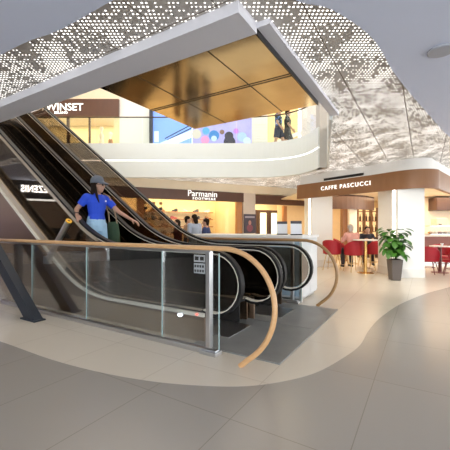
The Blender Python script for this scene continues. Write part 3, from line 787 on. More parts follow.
for k in range(12):
    x = 7.4+k*0.175; col = [(0.5, 0.25, 0.08), (0.75, 0.62, 0.42), (0.35, 0.12, 0.06)][k % 3]
    nm = ['golden', 'pale', 'dark'][k % 3]
    o = put('pastry', MB().sphere((0, 0, 0.04), (0.075, 0.09, 0.045), 10, 6), MATS.get('pastry_'+nm) or mat('pastry_'+nm, col, 0.5, var=0.2), None, local=True, smooth=True)
    o.location = (x, 11.72, 1.089); props(o, nm+' pastry in the glass food case of the cafe', 'pastry', nm+' pastries in the food case')
uc = thing('wall_cabinet', 'dark brown wall cabinet above the cafe serving counter', 'cabinet', (9.5, 13.0, 1.95))
put('body', MB().box(8.32, 11.5, 12.8, 13.3, 2.0, 2.5), BROWN_DARK, uc)
for k in range(3): put('door', MB().box(8.34+k*0.9, 8.34+k*0.9+0.88, 12.78, 12.80, 2.02, 2.48), BROWN_DARK, uc)
struct('wall_cafe_service', MB().box(6.7, 13, 13.3, 13.4, 0, 2.56), mat('service_wall', (0.82, 0.68, 0.50), 0.6))
cm = thing('coffee_machine', 'boxy beige coffee machine on the cafe serving counter', 'coffee machine', (7.55, 12.0, 1.06))
put('housing', MB().box(7.72, 8.12, 11.85, 12.2, 1.39, 1.66), mat('machine_beige', (0.62, 0.52, 0.40), 0.4), cm, bevel=0.015)
put('grip', MB().tube([(7.8, 11.85, 1.44), (7.8, 11.72, 1.43)], 0.015, 8), BLACK, cm)
put('tray', MB().box(7.72, 8.12, 11.78, 12.2, 1.383, 1.392), STEEL, cm)
for i, (px, py) in enumerate(((445, 192.5), (440.5, 198))):
    D = F*(2.56-CAMZ)/(HOR-py); q = at(px, py, D)
    dl = thing('downlight', 'round recessed spotlight in the cafe ceiling, %s' % ['nearer the brown band', 'nearer the dark wall cabinet'][i], 'ceiling light', (q.x, q.y, 2.54), 0, 'cafe ceiling spotlights')
    put('lens', MB().lathe([(0.001, 0.004), (0.06, 0.004), (0.06, 0.015), (0.001, 0.015)]), emitter('spot_lens_%d' % i, (1, 0.88, 0.66), 12), dl, local=True)
    put('ring', MB().lathe([(0.06, 0.0), (0.085, 0.0), (0.085, 0.018), (0.06, 0.018)]), STEEL_LT, dl, local=True)

# ---- red tub chairs
def tub_chair(label, loc, rz, sh, bh, group, legm):
    t = thing('tub_chair', label, 'chair', loc, rz, group)      # local +x is where the sitter looks
    mb = MB(); nA = 15; R0, R1 = 0.225, 0.27
    vs = []; fs = []
    for i in range(nA):
        a = lerp(PI*0.40, PI*1.60, i/(nA-1)); e = abs(i-(nA-1)/2)/((nA-1)/2)
        top = lerp(bh, sh+0.14, e**2.2); tl = 1.06
        for r, z in ((R0, sh-0.02), (R0*1.08, top), (R1*1.06, top), (R1, sh-0.06)):
            vs.append((r*math.cos(a), r*math.sin(a)*1.0, z))
    for i in range(nA-1):
        for k in range(4):
            a = 4*i+k; b = 4*i+(k+1) % 4; fs.append((a, b, b+4, a+4))
    fs += [(3, 2, 1, 0), tuple(range(4*nA-4, 4*nA))]
    mb.add(vs, fs)
    put('backrest', mb, RED, t, local=True, smooth=True, bevel=0.012, auto=50)
    put('seat', MB().lathe([(0.001, sh-0.07), (0.22, sh-0.07), (0.24, sh-0.04), (0.235, sh), (0.20, sh+0.015), (0.001, sh+0.02)]), RED, t, local=True, smooth=True, auto=50)
    for sx in (-1, 1):
        for sy in (-1, 1):
            put('leg', MB().tube([(sx*0.13, sy*0.13, sh-0.06), (sx*0.21, sy*0.21, 0)], [0.014, 0.010], 8), legm, t, local=True)
    put('foot_ring', MB().tube([(0.165*math.cos(a*PI/8), 0.165*math.sin(a*PI/8)*1.0+0, sh*0.42) for a in range(17)], 0.008, 6), legm, t, local=True)
    return t
LEGB = mat('leg_brass', (0.55, 0.38, 0.18), 0.3, 0.9); LEGW = mat('leg_dark_red', (0.14, 0.03, 0.025), 0.5)
def onfloor(px, py): D = F*CAMZ/(py-HOR); return Vector(((px-225)/F*D, D, 0))
g1 = 'red chairs at the tall cafe tables'
tub_chair('red tub chair with the pink-shirted customer sitting in it', onfloor(353.5, 271.5), 1.75, 0.56, 0.94, g1, LEGB)
tub_chair('empty red tub chair left of the pink-shirted customer', onfloor(332, 270), 0.9, 0.56, 0.94, g1, LEGB)
tub_chair('red tub chair half hidden behind the gold post of the tall table', onfloor(372.5, 269.6), 2.2, 0.56, 0.94, g1, LEGB)
tub_chair('red tub chair farther back between the pillar and the pink-shirted customer', onfloor(342, 266.0), -0.4, 0.56, 0.94, g1, LEGB)
g2 = 'red chairs at the low cafe table'
tub_chair('red tub chair at the low table touching the white pillar edge', onfloor(428.5, 273.3), 0.75, 0.42, 0.78, g2, LEGW)
tub_chair('red tub chair at the low table, the one at the photo edge', onfloor(452.5, 275), 2.6, 0.42, 0.78, g2, LEGW)
tub_chair('red tub chair behind the low round cafe table', onfloor(443, 269), -1.6, 0.42, 0.78, g2, LEGW)
def table(label, loc, h, r, post, top):
    t = thing('cafe_table', label, 'table', loc)
    put('top', MB().lathe([(0.001, h-0.03), (r, h-0.03), (r, h), (0.001, h)], seg=32), top, t, local=True, bevel=0.004)
    put('post', MB().lathe([(0.001, 0.02), (0.045, 0.02), (0.045, h-0.03), (0.001, h-0.03)], seg=20), post, t, local=True, smooth=True, auto=40)
    put('base', MB().lathe([(0.001, 0), (0.23, 0), (0.23, 0.012), (0.06, 0.03), (0.001, 0.03)], seg=28), post, t, local=True, smooth=True, auto=30)
    return t
TOPW = mat('table_white', (0.8, 0.74, 0.68), 0.3)
table('tall round table with gold post beside the pink-shirted customer', onfloor(365.5, 273), 0.97, 0.34, GOLDTUBE, TOPW)
table('low round white table between the red chairs by the pillar', onfloor(440, 272.5), 0.78, 0.27, LEGW, TOPW)
cpk = put('cup', MB().lathe([(0.001, 0), (0.025, 0), (0.04, 0.07), (0.036, 0.07), (0.022, 0.006), (0.001, 0.006)], seg=16), WHITE, None, local=True, smooth=True)
q = onfloor(442, 272.5); cpk.location = (q.x, q.y, 0.78); props(cpk, 'small white cup on the low round cafe table', 'cup')

# ================================================================== PLANT
pl = thing('potted_plant', 'leafy green plant in a tall grey pot by the white pillar', 'plant', (4.24, 8.12, 0))
POT = mat('pot_taupe', (0.105, 0.085, 0.075), 0.5, var=0.1)
def sq(h, z): return [(-h, -h, z), (h, -h, z), (h, h, z), (-h, h, z)]
pt = MB().hexa(sq(0.105, 0), sq(0.142, 0.52))
put('pot', pt, POT, pl, local=True, bevel=0.012)
put('soil', MB().lathe([(0.001, 0.515), (0.135, 0.515), (0.13, 0.53), (0.001, 0.535)], seg=16), mat('soil', (0.03, 0.02, 0.014), 0.9, bump=0.5, scale=60), pl, local=True)
LEAF = mat('leaf_green', (0.055, 0.17, 0.022), 0.38, var=0.45, scale=7)
rl = random.Random(4)
fol = MB()
def leaf(base, tip, wd, up):
    base = Vector(base); tip = Vector(tip); tip.y = min(tip.y, 0.34); base.y = min(base.y, 0.30); d = tip-base; L = d.length; d.normalize()
    s = d.cross(up).normalized(); nn = s.cross(d)
    vs = []; prof = [(0.0, 0.06), (0.12, 0.6), (0.32, 0.97), (0.6, 0.97), (0.84, 0.6), (1.0, 0.04)]
    for t, k in prof:
        c = base + d*(L*t) - nn*(0.22*L*t*t)
        vs += [c - s*(wd*k) + nn*(wd*0.3*k), c, c + s*(wd*k) + nn*(wd*0.3*k)]
    fs = []
    for i in range(len(prof)-1):
        a = 3*i; fs += [(a, a+1, a+4, a+3), (a+1, a+2, a+5, a+4)]
    fol.add(vs, fs)
for k in range(9):
    a = k*2.4; h = 1.0 + 0.42*rl.random(); r = 0.10+0.18*rl.random()
    p0 = Vector((0.03*math.cos(a), 0.03*math.sin(a), 0.52)); p2 = Vector((r*math.cos(a), r*math.sin(a), h)); p1 = Vector((r*0.35*math.cos(a), r*0.35*math.sin(a), 0.52+(h-0.52)*0.6))
    pts = [p0.lerp(p1, t/4).lerp(p1.lerp(p2, t/4), t/4) for t in range(5)]
    put('stem', MB().tube(pts, [0.010, 0.009, 0.008, 0.006, 0.004], 7), mat('stem_green', (0.06, 0.11, 0.03), 0.5) if 'stem_green' not in MATS else MATS['stem_green'], pl, local=True, smooth=True)
    for j in range(15):
        t = 0.25+0.75*j/14; q = p0.lerp(p1, t).lerp(p1.lerp(p2, t), t)
        b = rl.uniform(0, 2*PI); ln = rl.uniform(0.12, 0.19)
        dv = Vector((math.cos(b), math.sin(b), rl.uniform(-0.9, 0.35)))
        st_ = q + dv*0.04; leaf(st_, st_+dv.normalized()*ln, ln*0.42, Vector((0, 0, 1)))
for a, h, r in ((PI, 1.33, 0.46), (0.2, 1.28, 0.44), (2.6, 1.2, 0.40), (-0.5, 1.0, 0.42), (3.7, 0.85, 0.42), (-2.2, 1.1, 0.38), (-1.3, 0.8, 0.30), (3.3, 1.08, 0.36)):
    for j in range(4):
        q = Vector((r*0.55*math.cos(a+0.3*(j-1.5)), r*0.55*math.sin(a+0.3*(j-1.5)), h-0.05*j)); dv = Vector((math.cos(a+0.35*(j-1.5)), math.sin(a+0.35*(j-1.5)), rl.uniform(-0.9, -0.1)))
        leaf(q, q+dv*0.20, 0.075, Vector((0, 0, 1)))
put('foliage', fol, LEAF, pl, local=True, smooth=True)

# ================================================================== UPPER LEVEL BEHIND THE BALCONY
YB = 15.0
def ub(mb, pa, pb, y0, y1, z0, z1): return mb.box((pa-225)/F*YB, (pb-225)/F*YB, y0, y1, z0, z1)
struct('wall_upper_white', ub(MB(), 119.5, 152, YB, YB+0.2, ZU, 8), WHITE)
struct('wall_upper_right', MB().box(3.55, 8.5, YB, YB+0.2, ZU, 8), mat('lilac_wall', (0.70, 0.66, 0.72), 0.6))
struct('wall_upper_over', ub(MB(), -60, 119.5, YB-0.02, YB+0.2, 7.18, 8), CREAM)
struct('trim_16', ub(MB(), -60, 119.5, YB-0.15, YB+0.05, 6.42, 7.2), BROWN_SIGN)
struct('trim_17', ub(MB(), 150.5, 153.5, YB-0.25, YB-0.02, ZU, 6.9), mat('dark_blue_post', (0.02, 0.025, 0.05), 0.4))
tw = thing('shop_sign', 'white bold lettering on the brown band of the upstairs clothes shop', 'shop sign', (-7.0, 14.8, 6.7))
text('lettering', 'TWINSET', 0.46, emitter('upper_sign_white', (0.95, 0.93, 0.90), 0.5), at(61.5, 107.3, YB-0.2), (1, 0, 0), tw, 0.02, 0.006, 1.02)
text('small_lettering', 'MILANO', 0.15, MATS['upper_sign_white'], at(61, 112.6, YB-0.2), (1, 0, 0), tw, 0.03, 0.003, 1.1)
struct('wall_upper_shop', ub(MB(), -80, 119.5, 17.2, 17.3, ZU, 8), YEL)
struct('ceiling_upper_shop', ub(MB(), -80, 122, YB+0.2, 17.3, 6.7, 6.75), CREAM)
struct('trim_18', ub(MB(), 114, 119.5, YB-0.02, YB+0.2, ZU, 6.42), YEL)
# clothes rail and mannequins
DRESS = [mat('dress_cream', (0.82, 0.68, 0.5), 0.7, var=0.2), mat('dress_brown', (0.32, 0.16, 0.08), 0.7, var=0.3)]
for i, (px, c) in enumerate(((101.5, 0), (110.5, 1))):
    yq = 15.7+0.9*i; q = at(px, 0, yq); mq = thing('mannequin', 'shop mannequin in a %s behind the upstairs glass' % ('cream dress', 'brown patterned dress')[i], 'mannequin', (q.x, yq, ZU+0.3), 0.3*i, 'mannequins in the upstairs clothes shop')
    put('body', MB().rings([((0, 0, 0.75), 0.09, 0.13), ((0, 0, 1.0), 0.10, 0.14), ((0, 0, 1.15), 0.085, 0.11), ((0, 0, 1.35), 0.10, 0.16), ((0, 0, 1.45), 0.07, 0.15), ((0, 0, 1.50), 0.045, 0.05), ((0, 0, 1.58), 0.045, 0.045), ((0.01, 0, 1.66), 0.085, 0.07), ((0.01, 0, 1.74), 0.09, 0.075), ((0, 0, 1.80), 0.05, 0.045)]), mat('mannequin_skin_%d' % i, (0.8, 0.7, 0.58), 0.4), mq, local=True, smooth=True)
    put('dress', MB().rings([((0, 0, 0.35), 0.22, 0.27), ((0, 0, 0.75), 0.15, 0.20), ((0, 0, 1.0), 0.115, 0.155), ((0, 0, 1.15), 0.095, 0.12), ((0, 0, 1.35), 0.11, 0.17), ((0, 0, 1.44), 0.08, 0.14)]), DRESS[c], mq, local=True, smooth=True)
    put('stand', MB().lathe([(0.001, 0), (0.16, 0), (0.16, 0.015), (0.015, 0.03), (0.015, 0.8), (0.001, 0.8)], seg=16), STEEL, mq, local=True)
    put('platform', MB().box(-0.3, 0.3, -0.25, 0.25, -0.3, 0.0), WHITE, mq, local=True)
fr = thing('shop_door_frame', 'dark slanting-lit door frame bars in the upstairs clothes shop', 'door frame', (at(75, 0, 15.2).x, 15.2, ZU))
put('bar', ub(MB(), 66, 68.5, YB+0.05, YB+0.15, ZU, 6.42), BROWN_DARK, fr)
put('bar', ub(MB(), 88, 89.5, YB+0.05, YB+0.15, ZU, 6.42), BROWN_DARK, fr)
put('shelf', MB().box(-7.4, -5.2, 16.9, 17.2, 5.3, 5.34), WOOD_OR, fr)

# big blue video wall with a stair picture
vw = thing('video_wall', 'large blue lit screen with a staircase picture on the upper level', 'screen', (-2.4, YB, 5.0))
put('screen_face', ub(MB(), 153.5, 192, YB-0.06, YB, ZU+0.1, 7.2), emitter('blue_screen', (0.16, 0.28, 0.72), 0.6), vw)
def vq(pa, ya, pb, yb, th):
    a = at(pa, ya, YB-0.065); b = at(pb, yb, YB-0.065); t = th
    return MB().add([(a.x, a.y, a.z), (b.x, b.y, b.z), (b.x, b.y, b.z-t), (a.x, a.y, a.z-t), (a.x, a.y+0.004, a.z), (b.x, b.y+0.004, b.z), (b.x, b.y+0.004, b.z-t), (a.x, a.y+0.004, a.z-t)],
                    [(0, 1, 2, 3), (7, 6, 5, 4), (0, 4, 5, 1), (1, 5, 6, 2), (2, 6, 7, 3), (3, 7, 4, 0)])
PALE = emitter('pale_blue_picture', (0.50, 0.60, 0.92), 0.6)
put('picture_ramp', vq(160, 143, 191.5, 130, 0.35), PALE, vw)
put('picture_rail', vq(165, 138, 191.5, 124, 0.05), mat('picture_black', (0.01, 0.01, 0.02), 0.4), vw)
put('picture_rail', vq(167, 139.5, 191.5, 127.5, 0.05), MATS['picture_black'], vw)
put('picture_glow', ub(MB(), 154.5, 159, YB-0.07, YB-0.062, 5.25, 5.75), PALE, vw)
# colourful poster wall
pw = thing('poster_wall', 'wide poster with blue, violet and pink bubbles on the upper level', 'poster', (0, YB, 5.0))
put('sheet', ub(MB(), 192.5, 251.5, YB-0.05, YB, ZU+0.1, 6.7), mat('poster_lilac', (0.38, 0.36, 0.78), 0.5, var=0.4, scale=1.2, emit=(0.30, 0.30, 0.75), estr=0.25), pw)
BUB = [((206, 131), 0.17, (0.10, 0.35, 0.65)), ((196.5, 134), 0.22, (0.55, 0.52, 0.48)), ((214, 135.5), 0.24, (0.04, 0.20, 0.55)), ((214, 138.5), 0.13, (0.45, 0.62, 0.9)), ((229, 136), 0.20, (0.03, 0.03, 0.05)), ((229.5, 142), 0.27, (0.03, 0.03, 0.06)), ((205, 140), 0.19, (0.62, 0.25, 0.50)), ((242, 137), 0.22, (0.35, 0.50, 0.95)), ((236, 131), 0.12, (0.45, 0.20, 0.70)), ((247, 141), 0.17, (0.50, 0.66, 1.0)), ((222, 132), 0.11, (0.20, 0.12, 0.10))]
for i, ((x, y), r, c) in enumerate(BUB):
    q = at(x, y, YB-0.055-0.0007*i)
    m = MB().lathe([(0.001, 0), (r, 0), (r, 0.006), (0.001, 0.006)], seg=24).xf(Matrix.Translation(q) @ Matrix.Rotation(PI/2, 4, 'X'))
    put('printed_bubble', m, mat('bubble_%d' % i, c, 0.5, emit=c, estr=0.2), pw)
rib = MB()
struct('wall_upper_ribbed', ub(MB(), 251.5, 267.5, YB, YB+0.2, ZU, 8), WHITE)
for k in range(14): ub(rib, 252, 267, YB-0.03, YB, 4.9+k*0.13, 4.9+k*0.13+0.07)
struct('trim_19', rib, WHITE)
struct('wall_upper_yellow', ub(MB(), 267, 303, 16.0, 16.2, ZU, 8), mat('yellow_wall', (0.90, 0.70, 0.36), 0.6))
struct('trim_20', MB().add([(2.35, 15.9, 5.35), (3.9, 15.9, 5.95), (3.9, 15.9, 6.15), (2.35, 15.9, 5.5), (2.35, 15.99, 5.35), (3.9, 15.99, 5.95), (3.9, 15.99, 6.15), (2.35, 15.99, 5.5)],
        [(0, 1, 2, 3), (7, 6, 5, 4), (0, 4, 5, 1), (1, 5, 6, 2), (2, 6, 7, 3), (3, 7, 4, 0)]), WHITE)

# ================================================================== CEILING SPEAKER
sp = thing('ceiling_speaker', 'round grey speaker grille in the white ceiling', 'speaker', (2.14, 3.21, 3.035))
put('grille', MB().lathe([(0.001, 0.003), (0.105, 0.003), (0.105, 0.022), (0.001, 0.022)], seg=40), mat('speaker_grey', (0.20, 0.22, 0.26), 0.6, var=0.2, scale=120), sp, local=True)
put('rim', MB().lathe([(0.105, 0.0), (0.122, 0.006), (0.122, 0.024), (0.105, 0.024)], seg=40), mat('speaker_rim', (0.40, 0.42, 0.48), 0.5), sp, local=True)

# ================================================================== PEOPLE
SKIN = mat('skin', (0.42, 0.235, 0.165), 0.5, var=0.06); SKIN2 = mat('skin_light', (0.52, 0.31, 0.22), 0.5, var=0.06)
HAIRD = mat('hair_dark', (0.016, 0.009, 0.006), 0.75, var=0.3, scale=40, spec=0.15); HAIRG = mat('hair_grey', (0.45, 0.40, 0.36), 0.5, var=0.2)
def V3(*a): return Vector(a)
def hand(mb, wrist, d, side, pn, grip=0.5, s=1.0):
    """palm + four unequal bent fingers + thumb; d forward, pn palm-facing direction, side = thumb side"""
    d = Vector(d).normalized(); pn = Vector(pn); pn = (pn-d*pn.dot(d)).normalized(); t = Vector(side); t = (t-d*t.dot(d)-pn*t.dot(pn)).normalized()
    w = Vector(wrist)
    for k, o in enumerate((0.028, 0.009, -0.010, -0.028)):
        mb.chain([w+t*o*0.5*s, w+d*0.085*s+t*o*s], [0.017*s, 0.013*s])
        L = (0.036, 0.041, 0.038, 0.029)[k]*s
        a = w+d*0.088*s+t*o*s; b = a+(d*math.cos(grip)+pn*math.sin(grip))*L; c = b+(d*math.cos(2*grip)+pn*math.sin(2*grip))*L*0.8; e = c+(d*math.cos(2.7*grip)+pn*math.sin(2.7*grip))*L*0.6
        mb.chain([a, b, c, e], [0.0105*s, 0.0095*s, 0.009*s, 0.007*s])
    a = w+d*0.02*s+t*0.022*s; b = a+(d*0.6+t*0.8+pn*0.3).normalized()*0.04*s; c = b+(d*0.85+t*0.25+pn*0.5).normalized()*0.032*s; e = c+(d*0.8+pn*0.6).normalized()*0.022*s
    mb.chain([a, b, c, e], [0.015*s, 0.012*s, 0.0105*s, 0.008*s])
STAND = dict(pel=V3(0, 0, .95), ch=V3(0, 0, 1.32), nk=V3(0, 0, 1.47), hd=V3(0.015, 0, 1.60),
    sl=V3(0, .175, 1.40), sr=V3(0, -.175, 1.40), el=V3(-.02, .22, 1.12), er=V3(-.02, -.22, 1.12), wl=V3(.06, .22, .88), wr=V3(.06, -.22, .88),
    hl=V3(0, .09, .92), hr=V3(0, -.09, .92), kl=V3(.02, .10, .50), kr=V3(.02, -.10, .50), al=V3(0, .10, .08), ar=V3(0, -.10, .08),
    fl=V3(1, 0, 0), fr=V3(1, 0, 0), look=0.0)
def head(mb, c, yaw, female=False):
    M = Matrix.Translation(c) @ Matrix.Rotation(yaw, 4, 'Z')
    h = MB()
    h.sphere((0, 0, 0.035), (0.098, 0.076, 0.088)); h.rings([((0.035, 0, -0.125), 0.030, 0.026), ((0.03, 0, -0.10), 0.052, 0.045), ((0.022, 0, -0.055), 0.072, 0.060), ((0.012, 0, 0.0), 0.086, 0.070), ((0.0, 0, 0.05), 0.09, 0.072)])
    h.cap((0.090, 0, 0.012), (0.108, 0, -0.028), 0.009, 0.014); h.sphere((0.085, 0, -0.068), (0.014, 0.024, 0.008)); h.sphere((0.092, 0, 0.028), (0.012, 0.05, 0.010))
    for s in (-1, 1): h.sphere((-0.005, s*0.075, -0.015), (0.018, 0.010, 0.032)); h.sphere((0.078, s*0.032, -0.015), (0.012, 0.02, 0.02))
    h.xf(M); mb.v_off = 0
    mb.add(h.v, h.f)
    return M
def torso_loft(mb, J, g=0.0, z0=None, female=False, low=True, lim=None):
    p, c, n = J['pel'], J['ch'], J['nk']
    hw = 0.155 if female else 0.165; cw = 0.155 if female else 0.175; ww = 0.118 if female else 0.145
    rg = []
    if low: rg.append((p-V3(0, 0, .11), 0.095+g, hw*0.85+g))
    rg += [(p-V3(0, 0, .02), 0.112+g, hw+g), (p+V3(0, 0, .07), 0.105+g, hw*0.92+g), (p.lerp(c, .45), 0.092+g, ww+g), (p.lerp(c, .75), 0.11+g, (ww+cw)/2+g), (c, 0.118+g, cw+g), (c.lerp(n, .55), 0.088+g, cw*0.86+g), (c.lerp(n, .85), 0.06+g, 0.085+g), (n, 0.052+g*.5, 0.058+g*.5)]
    if lim: rg = rg[lim[0]:lim[1]]
    mb.rings(rg)
def person(name, label, loc, rz, H, pose=None, shirt=(.3, .3, .3), legs=('trousers', (.05, .05, .07)), hair='short', hairm=None, skin=None, female=False, sleeve=0.9,
           grip=(0.35, 0.35), voxel=0.012, shoes=(0.03, 0.03, 0.03), palm=None, group=None, shirtm=None):
    J = dict(STAND)
    if pose: J.update(pose)
    k = H/1.73
    t = thing(name, label, 'person', loc, rz, group); t.scale = (k, k, k)
    b = MB(); torso_loft(b, J, 0, female=female)
    lr = 0.9 if female else 1.0
    for s, e, w in (('sl', 'el', 'wl'), ('sr', 'er', 'wr')):
        b.chain([J['ch'].lerp(J[s], .5)+V3(0, 0, .02), J[s], J[e], J[w]], [0.06*lr, 0.052*lr, 0.040*lr, 0.027*lr])
    for h, kn, a in (('hl', 'kl', 'al'), ('hr', 'kr', 'ar')):
        b.chain([J[h], J[h].lerp(J[kn], .5), J[kn]], [0.095*lr, 0.080*lr, 0.058*lr]); b.chain([J[kn], J[kn].lerp(J[a], .33), J[a]], [0.056*lr, 0.057*lr, 0.038*lr])
    for a, f in (('al', 'fl'), ('ar', 'fr')):
        A = J[a]; d = Vector(J[f]).normalized()
        b.chain([A-d*0.045-V3(0, 0, .045), A+d*0.06-V3(0, 0, .045), A+d*0.15-V3(0, 0, .055)], [0.032, 0.034, 0.022])
    b.chain([J['nk']-V3(0, 0, .03), J['hd']-V3(.01, 0, .04)], [0.054*lr, 0.050*lr])
    HM = head(b, J['hd'], J['look'], female)
    pal = palm or {}
    for sd, (e, w) in (('l', ('el', 'wl')), ('r', ('er', 'wr'))):
        d = J[w]-J[e]; pn = pal.get(sd+'n', V3(0, -1 if sd == 'l' else 1, 0)); th = pal.get(sd+'t', V3(1, 0, 0.2)); dd = pal.get(sd+'d', d)
        hand(b, J[w], dd, th, pn, grip[0 if sd == 'l' else 1], 1.0 if not female else 0.95)
    put('body', remesh(b, 'body', voxel, 3), skin or SKIN2, t, local=True)
    # top
    m = MB(); torso_loft(m, J, 0.016, female=female, low=False, lim=(1, 7))
    for s, e, w in (('sl', 'el', 'wl'), ('sr', 'er', 'wr')):
        pts = [J['ch'].lerp(J[s], .5)+V3(0, 0, .02), J[s]]; rs = [0.075, 0.070]
        if sleeve <= 1: pts.append(J[s].lerp(J[e], sleeve)); rs.append(0.066*lr if sleeve < .95 else .058)
        else: pts += [J[e], J[e].lerp(J[w], sleeve-1)]; rs += [.056, .042]
        m.chain(pts[:-1], rs[:-1]) if len(pts) > 2 else None
        m.tube([pts[-2], pts[-1]], [rs[-2], rs[-1]], 14)
    sm_ = shirtm or mat('shirt_%s' % label[:12], shirt, 0.75, var=0.12, scale=12)
    put('shirt', remesh(m, 'shirt', max(voxel, .010), 2), sm_, t, local=True)
    # bottoms
    m = MB(); p = J['pel']; hw = 0.155 if female else 0.165
    m.rings([(p-V3(0, 0, .12), 0.115, hw*.95), (p-V3(0, 0, .02), 0.13, hw+.016), (p+V3(0, 0, .08), 0.118, hw*.93+.012), (p+V3(0, 0, .13), 0.112, hw*.86+.010)])
    long_ = legs[0] == 'trousers'
    for h, kn, a in (('hl', 'kl', 'al'), ('hr', 'kr', 'ar')):
        m.sphere(J[h], 0.105*lr)
        if long_: m.chain([J[h], J[kn]], [0.105*lr, 0.072*lr]); m.tube([J[kn], J[a]+V3(0, 0, .0)], [0.072*lr, 0.055*lr], 14)
        else: m.tube([J[h]+V3(0, 0, .04), J[h].lerp(J[kn], legs[2])], [0.108*lr, 0.108*lr], 16)
    put('trousers' if long_ else 'shorts', remesh(m, 'bottoms', max(voxel, .010), 2), mat('legwear_%s' % label[:12], legs[1], 0.8, var=0.1, scale=14), t, local=True)
    # shoes
    if shoes:
        sm2 = mat('footwear_%s' % label[:12], shoes, 0.5)
        for a, f in (('al', 'fl'), ('ar', 'fr')):
            A = J[a]; d = Vector(J[f]).normalized(); s = MB()
            s.chain([A-d*0.05-V3(0, 0, .042), A+d*0.05-V3(0, 0, .042), A+d*0.15-V3(0, 0, .048)], [0.037, 0.040, 0.030])
            put('shoe', remesh(s, 'shoe', 0.012, 2), sm2, t, local=True)
    # hair
    if hair:
        h = MB(); h.sphere((-0.014, 0, 0.050), (0.102, 0.086, 0.086))
        if hair in ('long', 'bob'):
            L = -0.34 if hair == 'long' else -0.16
            h.rings([((-0.045, 0, 0.05), 0.075, 0.086), ((-0.055, 0, -0.06), 0.055, 0.085), ((-0.075, 0, L*.6), 0.045, 0.09), ((-0.085, 0, L), 0.025, 0.06)])
            if hair == 'long':
                for s in (-1, 1): h.chain([(-0.02, s*.078, .02), (-.01, s*.084, -.08), (0.02, s*.095, -.20), (0.05, s*.09, -.30)], [.022, .022, .022, .010])
        else: h.rings([((-0.05, 0, 0.05), 0.062, 0.082), ((-0.055, 0, -0.03), 0.045, 0.074), ((-0.055, 0, -0.09), 0.028, 0.052)])
        h.xf(HM)
        put('hair', remesh(h, 'hair', 0.009, 2), hairm or HAIRD, t, local=True)
    for s in (-1, 1):
        put('eye', MB().sphere((0.086, s*0.032, 0.002), 0.011, 8, 6).xf(HM), MATS.get('eye_dark') or mat('eye_dark', (0.02, 0.015, 0.012), 0.2), t, local=True, smooth=True)
    return t, J, HM, k

# ---- the woman riding down
WU, WW, WZ = -4.60, 3.45, 0.43
pose = dict(pel=V3(0, 0, .95), ch=V3(.01, 0, 1.31), nk=V3(.02, 0, 1.46), hd=V3(.045, 0, 1.60), look=0.55,
    sl=V3(.02, .17, 1.385), sr=V3(-.02, -.17, 1.385), el=V3(.20, .30, 1.16), wl=V3(.42, .40, 1.02),
    er=V3(-.14, -.27, 1.19), wr=V3(-.05, -.325, 1.10), kl=V3(.05, .09, .50), kr=V3(.03, -.10, .50), al=V3(.04, .09, .085), ar=V3(-.03, -.10, .085))
wm, WJ, WH, wk = person('person', 'woman in blue polo shirt, pale denim shorts and grey cap riding the escalator down', P(WU, WW, WZ), TH, 1.70, pose, shirt=(.015, .07, .62), legs=('shorts', (.36, .56, .76), .62),
       hair='long', female=True, sleeve=0.62, skin=SKIN, voxel=0.007, shoes=None, grip=(0.35, 0.45),
       palm=dict(ln=V3(0, 0, -1), lt=V3(0, -1, 0), ld=V3(.9, .25, -.35), rn=V3(0, 0, -1), rt=V3(.5, 1, 0), rd=V3(.70, -.22, -.55)))
CAPM = mat('cap_grey', (0.13, 0.15, 0.19), 0.8, var=0.15, scale=30)
cap_ = MB()
prof = [(1.0, .03), (1.0, .06), (.93, .10), (.75, .135), (.45, .155), (.05, .162)]
cap_.rings([((-.012, 0, z), .112*r, .096*r) for r, z in prof])
vs = []; fs = []
for i in range(13):
    a = lerp(-1.15, 1.15, i/12)
    ex = math.cos(a)
    for q, zz in ((0.0, .045), (0.085*ex**0.8 if ex > 0 else 0, .012), (0.085*ex**0.8 if ex > 0 else 0, .020), (0.0, .055)):
        vs.append(((.105+q)*math.cos(a)*0.97, .094*math.sin(a), zz))
for i in range(12):
    for k in range(4):
        a = 4*i+k; b = 4*i+(k+1) % 4; fs.append((a, b, b+4, a+4))
fs += [(3, 2, 1, 0), (48, 49, 50, 51)]
cap_.add(vs, fs)
cap_.xf(WH)
put('cap', cap_, CAPM, wm, local=True, smooth=True, auto=50)
sg = MB()
for s in (-1, 1): sg.sphere((0.092, s*.034, 0.0), (.010, .030, .022), 12, 8); sg.tube([(.085, s*.062, .006), (-.01, s*.082, .004)], .004, 6)
sg.tube([(.10, -.012, .006), (.10, .012, .006)], .004, 6); sg.xf(WH)
put('sunglasses', sg, BLACK, wm, local=True, smooth=True)
put('shirt_badge', MB().box(.0, .004, -.012, .012, -.012, .012).xf(Matrix.Translation(V3(.142, .075, 1.335))), WHITE, wm, local=True)
col = MB(); col.tube([V3(.02+.068*math.cos(a*PI/10)+.01, .075*math.sin(a*PI/10), 1.445-.02*math.cos(a*PI/10)) for a in range(21)], .014, 8)
put('collar', col, MATS['shirt_woman in blu'], wm, local=True, smooth=True)
SAND = mat('sandal_white', (0.75, 0.72, 0.68), 0.5)
for a in ('al', 'ar'):
    A = WJ[a]; s = MB()
    s.box(A.x-.075, A.x+.185, A.y-.042, A.y+.042, -.012, .010)
    for dx in (.03, .10): s.tube([V3(A.x+dx, A.y+.046*math.cos(q*PI/8), .015+(.075-.25*dx)*math.sin(q*PI/8)) for q in range(9)], .009, 6)
    s.tube([V3(A.x+.045*math.cos(q*PI/8), A.y+.045*math.sin(q*PI/8), .10) for q in range(17)], .007, 6)
    put('sandal', s, SAND, wm, local=True)
put('bracelet', MB().tube([WJ['wr']+V3(.034*math.cos(q*PI/6), .034*math.sin(q*PI/6), .03) for q in range(13)], .006, 6), BLACK, wm, local=True)
